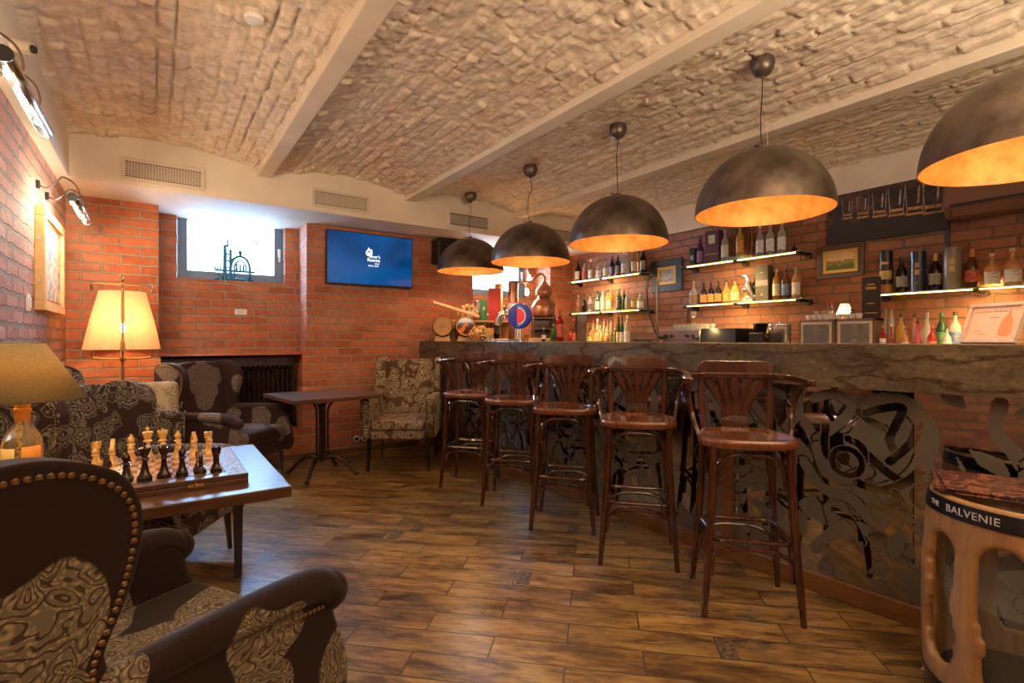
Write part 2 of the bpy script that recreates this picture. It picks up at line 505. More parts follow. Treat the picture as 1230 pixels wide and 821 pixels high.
def text_mesh(body, size, name, m, parent, mtx, extrude=0.0008, bendr=None, ang=0.0, sx=1.0, spacing=1.0):
    cu = bpy.data.curves.new(name, 'FONT'); cu.body = body; cu.size = size
    cu.align_x = 'CENTER'; cu.align_y = 'CENTER'; cu.extrude = extrude; cu.resolution_u = 3; cu.space_character = spacing
    to = bpy.data.objects.new(name + '_source', cu)
    me = bpy.data.meshes.new_from_object(to)
    bpy.data.objects.remove(to); bpy.data.curves.remove(cu)
    for v in me.vertices:
        p = v.co.copy(); p.x *= sx
        if bendr:
            a = ang + p.x / bendr
            v.co = Vector(((bendr + p.z) * math.cos(a), (bendr + p.z) * math.sin(a), p.y))
        else: v.co = p
    if mtx is not None: me.transform(mtx)
    me.materials.clear(); me.materials.append(M[m])
    o = bpy.data.objects.new(name, me); COL.objects.link(o); o.parent = parent
    return o

# ------------------------------------------------------------------ the room
XL, XR = -0.608, 4.88          # left and right walls
YB, YN, YR = 5.49, 5.85, -4.2  # back wall, its niches, rear wall
ZS = 2.41                      # underside of the plaster boxing
YS = 4.925                     # its front face
ZT = 3.05

struct(MB().b2(XL - .3, XR + .3, YR - .3, 6.3, -.12, 0).build('floor', 'floor', smooth=0))
struct(MB().b2(XL - .3, XL, YR - .3, 6.3, 0, ZT).build('wall_left', 'brick_left', smooth=0))
struct(MB().b2(XR, XR + .3, YR - .3, 6.3, 0, 2.44).build('wall_right', 'brick_bar', smooth=0))
struct(MB().b2(XR - .012, XR + .3, YR, YS, 2.44, ZT).build('trim_1', 'plaster', smooth=0, bevel=.004))
struct(MB().b2(XL - .3, XR + .3, YR - .3, YR, 0, ZT).build('wall_rear', 'brick_left', smooth=0))
struct(MB().b2(XL - .3, XR + .3, YR - .3, 6.3, ZT, ZT + .1).build('ceiling', 'plaster', smooth=0))
# back wall with two window niches and, under the first, the radiator recess
NA = (0.015, 1.262); NBX = (3.236, 4.477)
RC = (0.03, 1.22, 0.30, 1.068)
w = MB()
w.b2(XL - .3, NA[0], YB, 6.1, 0, ZT)
w.b2(NA[1], NBX[0], YB, 6.1, 0, ZT)
w.b2(NBX[1], XR + .3, YB, 6.1, 0, ZT)
w.b2(NBX[0], NBX[1], YB, YN, 0, 1.20)
w.b2(NA[0], NA[1], YB, YN, 0, RC[2])
w.b2(NA[0], RC[0], YB, YN, RC[2], RC[3])
w.b2(RC[1], NA[1], YB, YN, RC[2], RC[3])
for (n0, n1), (a, b) in ((NA, (.16, 1.125)), (NBX, (3.385, 4.35))):
    w.b2(n0, a, YN, 6.1, 0, ZT); w.b2(b, n1, YN, 6.1, 0, ZT)
    w.b2(a, b, YN, 6.1, 0, 1.815); w.b2(a, b, YN, 6.1, 2.56, ZT)
struct(w.build('wall_back', 'brick_back', smooth=0))
struct(MB().b2(RC[0], RC[1], YN - .01, YN, RC[2], RC[3]).build('trim_2', 'mosaic', smooth=0))
struct(MB().b2(NA[0], NA[1], YB, YN, RC[3], RC[3] + .02).build('trim_3', 'brick_back', smooth=0))
# plaster boxing along the back and the left wall
struct(MB().b2(XL, XR, YS, 6.08, ZS, ZT).build('trim_4', 'plaster', smooth=0, bevel=.006))
struct(MB().b2(XL, -.527, YR, YS, ZS, ZT).build('trim_5', 'plaster', smooth=0, bevel=.006))
struct(MB().b2(2.58, 2.60, YB - .02, YB, 0, .09).b2(XL, 2.5, YB - .016, YB, 0, .055).build('baseboard_back', 'darkoak', smooth=0))
# steel beams cased in plaster, and the shallow brick vaults between them
BX = [(.722, .838), (2.094, 2.214), (3.45, 3.57)]
k = 6
for a, b in BX:
    struct(MB().b2(a, b, YR, YS, 2.648, ZT).build('trim_%d' % k, 'plaster', smooth=0, bevel=.008)); k += 1

def hsh(i, j, s):
    v = np.sin(i * 127.1 + j * 311.7 + s * 74.7) * 43758.5453
    return v - np.floor(v)

def vnoise(x, y, s):
    xi, yi = np.floor(x), np.floor(y); xf, yf = x - xi, y - yi
    xf = xf * xf * (3 - 2 * xf); yf = yf * yf * (3 - 2 * yf)
    a, b, c, d = hsh(xi, yi, s), hsh(xi + 1, yi, s), hsh(xi, yi + 1, s), hsh(xi + 1, yi + 1, s)
    return (a * (1 - xf) + b * xf) * (1 - yf) + (c * (1 - xf) + d * xf) * yf

def vault(name, x0, x1, z0, z1, ys, seed, rise=0.10, y0=-1.6):
    """old whitewashed brick vault; each brick sits a little proud or deep and the joints are hollow"""
    nx = int((x1 - x0) / 0.011); ny = int((YS + .02 - y0) / 0.013)
    X, Y = np.meshgrid(np.linspace(x0, x1, nx), np.linspace(y0, YS + .02, ny), indexing='ij')
    t = (X - x0) / (x1 - x0)
    Z = z0 + (z1 - z0) * t + rise * 4 * t * (1 - t)
    wx = X + (vnoise(Y * 7, X * 7, seed + 3) - .5) * .014
    wy = Y + (vnoise(Y * 6, X * 9, seed + 4) - .5) * .018
    row = np.floor(wx / .078)
    fx = wx / .078 - row
    ox = hsh(row, row * 0, seed) * .25
    bw = .14 + .08 * hsh(row, row * 0 + 5, seed)
    q = (wy + ox) / bw; cbk = np.floor(q); fy = q - cbk
    dx = np.minimum(fx, 1 - fx) * .078; dy = np.minimum(fy, 1 - fy) * bw
    d = np.minimum(dx, dy)
    face = np.clip((d - .0015) / .0075, 0, 1)
    prou = (hsh(row, cbk, seed + 1) - .45) * .017
    tilt = (hsh(row, cbk, seed + 2) - .5) * (fy - .5) * .014 + (hsh(row, cbk, seed + 9) - .5) * (fx - .5) * .016
    rough_ = (vnoise(X * 70, Y * 70, seed) - .5) * .006 + (vnoise(X * 25, Y * 25, seed + 6) - .5) * .009
    fill = np.clip((vnoise(X * 5, Y * 3, seed + 8) - .45) * 4, 0, 1)
    depth = face * (.010 + prou * 1.0 + tilt * 1.1) * (0.45 + .55 * (1 - fill) + .25) + rough_
    crack = np.clip(1 - np.abs(fx - 0.02) * 9, 0, 1) * (hsh(row, row * 0 + 2, seed) > .8) * np.clip((vnoise(Y * 2, X, seed + 7) - .4) * 6, 0, 1)
    depth -= crack * .022
    Z = Z - depth
    co = np.stack([X, Y, Z], -1).reshape(-1, 3)
    idx = np.arange(nx * ny).reshape(nx, ny)
    fc = np.stack([idx[:-1, :-1], idx[:-1, 1:], idx[1:, 1:], idx[1:, :-1]], -1).reshape(-1, 4)
    me = bpy.data.meshes.new(name)
    me.vertices.add(len(co)); me.vertices.foreach_set('co', co.ravel())
    me.loops.add(fc.size); me.loops.foreach_set('vertex_index', fc.ravel().astype(np.int32))
    me.polygons.add(len(fc)); me.polygons.foreach_set('loop_start', np.arange(0, fc.size, 4, dtype=np.int32))
    me.update(calc_edges=True)
    me.polygons.foreach_set('use_smooth', [True] * len(fc))
    me.materials.append(M['vault'])
    o = bpy.data.objects.new(name, me); COL.objects.link(o)
    return struct(o)

vault('trim_%d' % k, -.53, .725, 2.735, 2.71, 0, 11, .075); k += 1
vault('trim_%d' % k, .834, 2.10, 2.70, 2.70, 0, 23, .09); k += 1
vault('trim_%d' % k, 2.21, 3.455, 2.71, 2.71, 0, 37, .09); k += 1
vault('trim_%d' % k, 3.565, XR - .005, 2.71, 2.73, 0, 51, .06); k += 1

# ------------------------------------------------------------------ windows
M['frame_haze'] = mat('haze_blue_window_frame', (0.10, 0.17, 0.26), 0.4)  # blue haze around the bright window is put into the frame colour
M['pane'] = mat('window_pane', (1, 1, 1), 0.0, trans=1.0, ior=1.02)
def window(idx, x0, x1):
    z0, z1 = 1.82, 2.55; y = 5.97; fw = .085
    f = MB()
    f.b2(x0, x0 + fw, y - .03, y + .03, z0, z1); f.b2(x1 - fw, x1, y - .03, y + .03, z0, z1)
    f.b2(x0 + fw, x1 - fw, y - .03, y + .03, z0, z0 + fw); f.b2(x0 + fw, x1 - fw, y - .03, y + .03, z1 - fw, z1)
    o = struct(f.build('window_%d' % idx, 'frame_haze', smooth=0, bevel=.006))
    g = MB().b2(x0 + fw, x1 - fw, y - .004, y + .004, z0 + fw, z1 - fw).build('window_pane', 'pane', o, smooth=0)
    b = MB()
    for q in range(1, 5):
        xx = x0 + fw + (x1 - x0 - 2 * fw) * q / 5
        b.b2(xx - .006, xx + .006, y + .035, y + .05, z0 + .42, z1 - fw)
    b.b2(x0 + fw, x1 - fw, y + .035, y + .05, z0 + .415, z0 + .425)
    b.build('window_bars', 'frame_haze', o, smooth=0)
    h = MB()
    h.b2(x1 - .052, x1 - .022, y - .045, y - .03, z0 + .28, z0 + .37); h.b2(x1 - .045, x1 - .028, y - .06, y - .045, z0 + .23, z0 + .35)
    h.build('window_handle', 'white', o, bevel=.003)
    h = MB()
    for zz in (z0 + .1, z0 + .38, z1 - .1): h.rod((x0 - .002, y - .035, zz - .04), (x0 - .002, y - .035, zz + .04), .008)
    h.build('window_hinge', 'white', o)
window(1, .165, 1.12)
window(2, 3.39, 4.345)
struct(MB().b2(3.24, 4.473, YB - .02, YN, 1.20, 1.225).build('window_sill', 'plaster', smooth=0, bevel=.004))

# ------------------------------------------------------------------ floor inserts of dark stone, flush with the tiles
M['insert'] = noisy_mat('dark_stone_insert', (0.02, 0.016, 0.013), (0.16, 0.11, 0.075), 60, 0.35, bstr=0.3)
ct, st = math.cos(R(-44.2)), math.sin(R(-44.2))
def fxy(s, q): return (s * ct - q * st, s * st + q * ct)
ins = MB()
for s0, q0, s1 in [(-.399, 2.509, -.322), (.476, 2.048, .549), (.514, 2.948, .60), (-1.268, 2.951, -1.19), (-1.17, 3.10, -1.09), (-.18, 3.24, -.10), (-.83, 4.26, -.72), (.9, 1.17, 1.0), (-1.85, 2.51, -1.77)]:
    ps = [fxy(s0 + .003, q0 + .003), fxy(s1 - .003, q0 + .003), fxy(s1 - .003, q0 + .1435), fxy(s0 + .003, q0 + .1435)]
    ins.prism(ps, 'z', -.004, .0012)
struct(ins.build('trim_%d' % k, 'insert', smooth=0)); k += 1

# ------------------------------------------------------------------ vents in the boxing
def vent(x0, x1, z0, z1, cross, label):
    t = thing('air_vent', label, 'vent', ((x0 + x1) / 2, YS, (z0 + z1) / 2), 0)
    w2, h2 = (x1 - x0) / 2, (z1 - z0) / 2
    MB().b2(-w2, w2, -.003, .0, -h2, h2).build('backing', 'dark', t, smooth=0)
    f = MB(); e = .028 if cross else .004
    f.b2(-w2 - e, w2 + e, -.012, 0, h2, h2 + e); f.b2(-w2 - e, w2 + e, -.012, 0, -h2 - e, -h2)
    f.b2(-w2 - e, -w2, -.012, 0, -h2, h2); f.b2(w2, w2 + e, -.012, 0, -h2, h2)
    f.build('frame', 'cream', t, bevel=.002)
    g = MB(); n = 9 if cross else 8
    for i in range(1, n): g.b2(-w2, w2, -.010, -.004, -h2 + 2 * h2 * i / n - .0035, -h2 + 2 * h2 * i / n + .0035)
    if cross:
        for i in range(1, 26): g.b2(-w2 + 2 * w2 * i / 26 - .003, -w2 + 2 * w2 * i / 26 + .003, -.009, -.005, -h2, h2)
    g.build('grille', 'cream' if cross else 'plaster', t)
vent(-.197, .299, 2.478, 2.60, True, 'cream air vent grille above the left window, nearest the left wall')
vent(1.204, 1.693, 2.482, 2.60, True, 'cream air vent grille above the television')
vent(2.614, 3.094, 2.475, 2.596, False, 'dark slatted air vent behind the farthest pendant lamp')
vent(3.75, 4.55, 2.475, 2.596, False, 'dark slatted air vent between two pendant lamps near the bar shelves')

# ------------------------------------------------------------------ bar counter
M['lip'] = mat('polished_stone_edge', (0.62, 0.52, 0.40), 0.2)
FP = [(2.515, 5.488), (2.515, 1.63), (2.552, .80), (2.70, .10), (2.81, -.60)]
bar = thing('bar_counter', 'long bar with brown veined marble top over dark mirror panels etched with knotwork', 'bar counter', (0, 0, 0))
top = FP + [(3.34, -.60), (3.22, .10), (3.12, .75), (3.05, 1.10), (3.05, 4.05), (4.15, 4.05), (4.15, 5.488)]
MB().prism(top, 'z', 1.168, 1.20).build('marble_top', 'marble', bar, smooth=0, bevel=.003)
fas = FP + [(x + .035, y) for x, y in reversed(FP)]
MB().prism(fas, 'z', 1.0, 1.169).build('marble_fascia', 'marble', bar, smooth=0, bevel=.002)
pl = [(x + .070, y) for x, y in FP] + [(x + .13, y) for x, y in reversed(FP)]
MB().prism(pl, 'z', 0, .088).build('base_plank', 'plank', bar, smooth=0, bevel=.004)
core = [(x + .110, y) for x, y in FP] + [(3.30, -.60), (3.16, .10), (3.06, .75), (3.0, 1.10), (3.0, 4.10), (4.10, 4.10), (4.10, 5.488)]
MB().prism(core, 'z', 0, 1.168).build('body', 'dark', bar, smooth=0)
def on_front(s, z, off=0.0):
    """point on the glass front: s metres along it from the back wall"""
    L = [(x + .088, y) for x, y in FP]; acc = 0
    for (x0, y0), (x1, y1) in zip(L, L[1:]):
        d = math.hypot(x1 - x0, y1 - y0)
        if s <= acc + d or (x1, y1) == L[-1]:
            t = (s - acc) / d; nx, ny = (y1 - y0) / d, -(x1 - x0) / d
            return (x0 + (x1 - x0) * t + nx * off, y0 + (y1 - y0) * t + ny * off, z)
        acc += d
seams = [0.0, 1.28, 2.56, 3.858, 4.689, 5.404, 6.10]
for a, b in zip(seams, seams[1:]):
    p, q = on_front(a + .002, 0), on_front(b - .002, 0)
    MB().prism([p[:2], q[:2], (q[0] + .02, q[1]), (p[0] + .02, p[1])], 'z', .088, 1.0).build('glass_panel', 'mirror', bar, smooth=0)
p = on_front(3.855, 0)
MB().b2(p[0] - .022, p[0] + .01, p[1] - .033, p[1] + .033, .088, 1.0).build('wooden_post', 'plank', bar, smooth=0, bevel=.004)

def knotwork():
    c = .0045; s0, s1, z0, z1 = .05, 6.05, .095, .995
    Sg, Zg = np.meshgrid(np.arange(s0, s1, c), np.arange(z0, z1, c), indexing='ij')
    K = np.zeros(Sg.shape, bool)
    # mosaic of small etched flakes low on the panels
    rng = np.random.RandomState(4)
    best = np.full(Sg.shape, 9.0); sec = best.copy(); who = np.zeros(Sg.shape, int)
    pts = np.stack([rng.uniform(s0, s1, 620), rng.uniform(z0, z1, 620)], -1)
    for i, (a, b) in enumerate(pts):
        m = (np.abs(Sg - a) < .2) & (np.abs(Zg - b) < .25)
        d = np.hypot((Sg[m] - a) * 1.25 + (Zg[m] - b) * .35, (Zg[m] - b) * .8)
        bb, ss, ww = best[m], sec[m], who[m]
        lt = d < bb
        ss = np.where(lt, bb, np.minimum(ss, d)); bb = np.where(lt, d, bb); ww = np.where(lt, i, ww)
        best[m], sec[m], who[m] = bb, ss, ww
    on = rng.rand(620) < np.where(pts[:, 1] < .55, .62, .22)
    K |= on[who] & (sec - best > .007)
    def arc(cx, cz, r, w, v, a0=0, a1=360, ex=1.0, gap=.010):
        d = np.hypot((Sg - cx) / ex, Zg - cz)
        an = np.degrees(np.arctan2(Zg - cz, (Sg - cx) / ex)) % 360
        lo, hi = a0 % 360, a0 % 360 + (a1 - a0)
        ins = ((an >= lo) & (an <= hi)) | ((an + 360 >= lo) & (an + 360 <= hi))
        K[(np.abs(d - r) < w / 2 + gap) & ins] = not v
        K[(np.abs(d - r) < w / 2) & ins] = v
    def disc(cx, cz, r, v):
        K[np.hypot(Sg - cx, Zg - cz) < r] = v
    FR = [([(-0.154, 0.817), (-0.108, 0.892), (0.0, 0.947), (0.09, 0.938), (0.149, 0.87), (0.166, 0.782), (0.133, 0.662), (0.061, 0.576), (-0.053, 0.524), (-0.154, 0.562)], 0.07), ([(-0.338, 0.967), (-0.351, 0.857), (-0.293, 0.771), (-0.249, 0.672)], 0.05), ([(-0.274, 0.932), (-0.189, 0.96), (-0.114, 0.91), (-0.165, 0.828), (-0.262, 0.736)], 0.045), ([(-0.075, 0.531), (-0.021, 0.459), (0.031, 0.378), (0.09, 0.326), (0.166, 0.329)], 0.075), ([(0.166, 0.601), (0.1, 0.55), (0.071, 0.461), (0.119, 0.423), (0.193, 0.473)], 0.06), ([(0.041, 0.286), (0.08, 0.382), (0.147, 0.391), (0.175, 0.31)], 0.06), ([(-0.262, 0.696), (-0.219, 0.586), (-0.142, 0.571), (-0.053, 0.622)], 0.055), ([(-0.325, 0.617), (-0.237, 0.504), (-0.119, 0.482), (-0.042, 0.404)], 0.05), ([(-0.274, 0.203), (-0.154, 0.346), (-0.053, 0.352), (0.0, 0.272)], 0.05)]
    DK = [([(-0.086, 0.888), (-0.042, 0.851), (0.018, 0.826)], 0.032), ([(-0.058, 0.885), (0.0, 0.91), (0.076, 0.923), (0.053, 0.846), (0.031, 0.783), (0.046, 0.732)], 0.034), ([(0.131, 0.857), (0.105, 0.772), (0.031, 0.682)], 0.034), ([(-0.225, 0.807), (-0.227, 0.689), (-0.177, 0.621)], 0.034), ([(-0.064, 0.706), (0.01, 0.642), (0.066, 0.606)], 0.036), ([(-0.091, 0.561), (0.0, 0.549), (0.09, 0.604), (0.14, 0.663)], 0.036), ([(-0.131, 0.757), (-0.075, 0.729), (-0.064, 0.669)], 0.032), ([(0.051, 0.55), (0.09, 0.495), (0.161, 0.492)], 0.034), ([(0.076, 0.486), (0.031, 0.378), (-0.032, 0.334)], 0.034), ([(0.09, 0.402), (0.133, 0.341), (0.147, 0.243)], 0.036), ([(-0.042, 0.471), (0.01, 0.474), (0.061, 0.511)], 0.03), ([(-0.189, 0.413), (-0.119, 0.381), (-0.075, 0.295)], 0.032), ([(-0.021, 0.289), (0.031, 0.235), (0.09, 0.233)], 0.034)]
    RG = [((-0.136, 0.648), 0.062, 0.026), ((0.166, 0.556), 0.05, 0.024)]
    DC = [((0.0, 0.766), 0.15)]
    def band(c0, f, P, w, v, gap=.007):
        Q = [(c0 + f * p.x, p.y) for p in spline([(a, b, 0) for a, b in P], 5)]
        xs = [q[0] for q in Q]; ys = [q[1] for q in Q]
        i0, i1 = max(0, int((min(xs) - .1 - s0) / c)), min(Sg.shape[0], int((max(xs) + .1 - s0) / c))
        if i1 <= i0: return
        sg, zg = Sg[i0:i1], Zg[i0:i1]; d = np.full(sg.shape, 9.0)
        for (x0, y0), (x1, y1) in zip(Q, Q[1:]):
            L2 = (x1 - x0) ** 2 + (y1 - y0) ** 2 + 1e-9
            t = np.clip(((sg - x0) * (x1 - x0) + (zg - y0) * (y1 - y0)) / L2, 0, 1)
            d = np.minimum(d, np.hypot(sg - x0 - t * (x1 - x0), zg - y0 - t * (y1 - y0)))
        sub = K[i0:i1]
        if v: sub[d < w / 2 + gap] = False; sub[d < w / 2] = True
        else: sub[d < w / 2 + .004] = True; sub[d < w / 2] = False
        K[i0:i1] = sub
    for n in range(8):
        c0 = 4.571 - .70 * n + .0; f = -1 if n % 2 else 1
        if n == 7: c0 = 4.571 + .72; f = 1
        for (p, r) in DC: disc(c0 + f * p[0], p[1], r, True)
        for P, w in FR: band(c0, f, P, w, True)
        for P, w in DK: band(c0, f, P, w, False)
        for p, r, w in RG: arc(c0 + f * p[0], p[1], r, w, False, gap=.004)
    return Sg, Zg, K, c
Sg, Zg, K, cc = knotwork()
fr = MB()
for j in range(K.shape[1]):
    col = K[:, j]; i = 0; zz = Zg[0, j]
    ch = np.flatnonzero(np.diff(np.concatenate([[0], col.astype(int), [0]])))
    for a, b in zip(ch[::2], ch[1::2]):
        sa, sb = Sg[0, 0] + a * cc, Sg[0, 0] + b * cc
        cuts = [sa] + [q for q in (3.858, 4.689, 5.404) if sa < q < sb] + [sb]
        for u0, u1 in zip(cuts, cuts[1:]):
            p0, p1 = on_front(u0, zz, .0012), on_front(u1 - 1e-4, zz, .0012)
            fr.add([p0, p1, (p1[0], p1[1], zz + cc), (p0[0], p0[1], zz + cc)], [(0, 1, 2, 3)])
# normal side: away from the bar towards the room
fr.build('etched_knotwork', 'frost', bar, smooth=0)

# back counter behind the bar along the right wall
bc = thing('back_counter', 'low dark service counter along the right wall behind the bar', 'counter', (0, 0, 0))
MB().b2(4.25, XR - .002, -.5, 4.045, .06, 1.085).build('body', 'darkoak', bc, smooth=0)
MB().b2(4.22, XR - .002, -.5, 4.045, 1.085, 1.12).build('worktop', 'dark', bc, smooth=0, bevel=.003)
cl = thing('bottle_step', 'raised dark wooden ledge for bottles in the corner behind the bar', 'ledge', (0, 0, 0))
MB().b2(4.56, XR - .002, 4.05, 5.488, 0, 1.085).build('body', 'darkoak', cl, smooth=0)
MB().b2(4.54, XR - .002, 4.05, 5.488, 1.085, 1.12).build('worktop', 'dark', cl, smooth=0, bevel=.003)

# ------------------------------------------------------------------ bar stools
def stool_parts(t):
    W = 'stoolwood'
    prof = [(1.0, .742), (1.03, .750), (1.03, .772), (.99, .782), (.93, .781), (.86, .773), (.5, .770), (.02, .769)]
    def outline(sc):
        o = []
        for i in range(40):
            a = 2 * PI * i / 40
            c, s_ = math.cos(a), math.sin(a)
            e = 2 / 2.9
            x = .185 * abs(c) ** e * (1 if c > 0 else -1); y = .198 * abs(s_) ** e * (1 if s_ > 0 else -1)
            y *= 1.0 + .14 * x / .195
            o.append((x * sc + .01, y * sc))
        return o
    m = MB(); vs = []; fs = []
    for sc, z in prof: vs += [(x, y, z) for x, y in outline(sc)]
    for j in range(len(prof) - 1):
        for i in range(40):
            i2 = (i + 1) % 40
            fs.append((j * 40 + i, j * 40 + i2, (j + 1) * 40 + i2, (j + 1) * 40 + i))
    fs.append(tuple(range(40))[::-1]); fs.append(tuple((len(prof) - 1) * 40 + i for i in range(40)))
    m.add(vs, fs); m.build('seat', 'seatwood', t, smooth=50)
    tops = {}; feet = {}
    for sx in (1, -1):
        for sy in (1, -1):
            T = (sx * .145 + .01, sy * .155, .752); Fo = (sx * .185, sy * .200, 0)
            tops[sx, sy] = Vector(T); feet[sx, sy] = Vector(Fo)
            mid = tuple(T[q] * .55 + Fo[q] * .45 - (.006 * (sx, sy, 0)[q]) for q in range(3))
            MB().tube(spline([T, mid, Fo], 6), [.0175] * 4 + [.018] * 4 + [.016] * 3 + [.013] * 2, 10).build('leg', W, t)
    def at(sx, sy, z, inn=.0):
        k = (.752 - z) / .752
        p = tops[sx, sy].lerp(feet[sx, sy], k)
        return Vector((p.x - sx * inn, p.y - sy * inn, z))
    cyc = [(1, 1), (1, -1), (-1, -1), (-1, 1)]
    ring = []
    for i, c in enumerate(cyc):
        n = cyc[(i + 1) % 4]; a, b = at(*c, .335, .014), at(*n, .335, .014)
        ring += [a.lerp(b, .10), a.lerp(b, .35) * 1.0, a.lerp(b, .65), a.lerp(b, .90)]
    MB().tube(spline(ring, 3, True), .0115, 8, True).build('foot_ring', W, t)
    for i, c in enumerate(cyc):
        n = cyc[(i + 1) % 4]
        for nm, zl, zh in (('lower_arch', .17, .295), ('upper_arch', .56, .705)):
            a0, a1, b1, b0 = at(*c, zl, .022), at(*c, (zl + zh) / 2 + .02, .024), at(*n, (zl + zh) / 2 + .02, .024), at(*n, zl, .022)
            ta = at(*c, zh, .01).lerp(at(*n, zh, .01), .22); tb = at(*c, zh, .01).lerp(at(*n, zh, .01), .78); tm = (ta + tb) / 2; tm.z += .008
            MB().tube(spline([a0, a1, ta, tm, tb, b1, b0], 5), .0105, 8).build(nm, W, t)
    for sy in (1, -1):
        m = MB()
        P = spline([(-.150, sy * .150, .755), (-.165, sy * .158, .88), (-.180, sy * .162, 1.03)], 6)
        m.tube(P, .017, 8, flat=.62, up=(1, 0, 0)); m.build('back_post', W, t)
        MB().tube(spline([(.095, sy * .245, 1.022), (.02, sy * .245, 1.000), (-.04, sy * .234, .94), (-.045, sy * .220, .86), (.0, sy * .206, .80), (.03, sy * .192, .748)], 6), .0115, 8).build('arm_support', W, t)
    railp = [(.130, .248, 1.030), (.07, .256, 1.033), (-.04, .247, 1.036), (-.125, .208, 1.038), (-.172, .12, 1.040), (-.186, 0, 1.040)]
    railp = railp + [(x, -y, z) for x, y, z in railp[-2::-1]]
    P = spline(railp, 6); vs = []; N = len(P)
    for i, p in enumerate(P):
        tt = (P[min(i + 1, N - 1)] - P[max(i - 1, 0)]); tt.z = 0; tt.normalize(); nn = Vector((-tt.y, tt.x, 0))
        e = min(i, N - 1 - i); wd = .013 + .010 * max(0, 1 - abs(e - 8) / 9)
        for a, b in ((-wd, -.015), (wd, -.015), (wd, .015), (-wd, .015)): vs.append(p + nn * a + Vector((0, 0, b)))
    fs = [(i * 4 + q, i * 4 + (q + 1) % 4, (i + 1) * 4 + (q + 1) % 4, (i + 1) * 4 + q) for i in range(N - 1) for q in range(4)] + [(0, 1, 2, 3), (N * 4 - 4, N * 4 - 3, N * 4 - 2, N * 4 - 1)]
    MB().add(vs, fs).build('arm_rail', W, t, smooth=60, bevel=.006)
    # crest board on the rail
    vs = []; n = 14
    for i in range(n + 1):
        y = -.176 + .352 * i / n; e = max(0, abs(y) - .150) / .026
        xx = -.186 + .020 * (y / .17) ** 2
        zt = 1.112 - .022 * e
        for a, z in ((-.012, 1.052), (.012, 1.052), (.006, zt), (-.012, zt)): vs.append((xx + a - .004, y, z))
    fs = [(i * 4 + q, i * 4 + (q + 1) % 4, (i + 1) * 4 + (q + 1) % 4, (i + 1) * 4 + q) for i in range(n) for q in range(4)] + [(0, 1, 2, 3), (n * 4, n * 4 + 1, n * 4 + 2, n * 4 + 3)]
    MB().add(vs, fs).build('crest', W, t, smooth=60, bevel=.004)
    MB().prism(sp2([(-.062, .775), (.062, .775), (.060, .80), (.055, .835), (-.055, .835), (-.060, .80)], 2), 'x', -.180, -.164).build('splat_base', W, t, bevel=.003)
    for i in range(-2, 3):
        y0, y1 = i * .024, i * .068
        P = spline([(-.172, y0, .82), (-.178, y0 * 1.1, .88), (-.179, y0 + (y1 - y0) * .45, .95), (-.184, y1, 1.03)], 5)
        ww = [.0135 + .011 * q / (len(P) - 1) for q in range(len(P))]
        MB().tube(P, ww, 8, flat=.45, up=(1, 0, 0)).build('slat', W, t)

FACE = math.atan2(-.68, -.73)
spots = [(2.245, 1.333, 'dark bentwood bar stool nearest the camera, beside the carved barrel'),
         (2.240, 1.965, 'dark bentwood bar stool second nearest the camera, its right arm touching the nearest stool'),
         (2.235, 2.580, 'dark bentwood bar stool standing in the middle of the row of five'),
         (2.225, 3.165, 'dark bentwood bar stool second from the far end of the bar'),
         (2.185, 3.745, 'dark bentwood bar stool at the far end, beside the beige armchair')]
st0 = thing('bar_stool', spots[0][2], 'bar stool', (spots[0][0], spots[0][1], 0), FACE, 'bentwood bar stools along the bar')
stool_parts(st0)
for x, y, lb in spots[1:]:
    dup(st0, (x, y, 0), FACE + random.uniform(-.03, .03), lb)

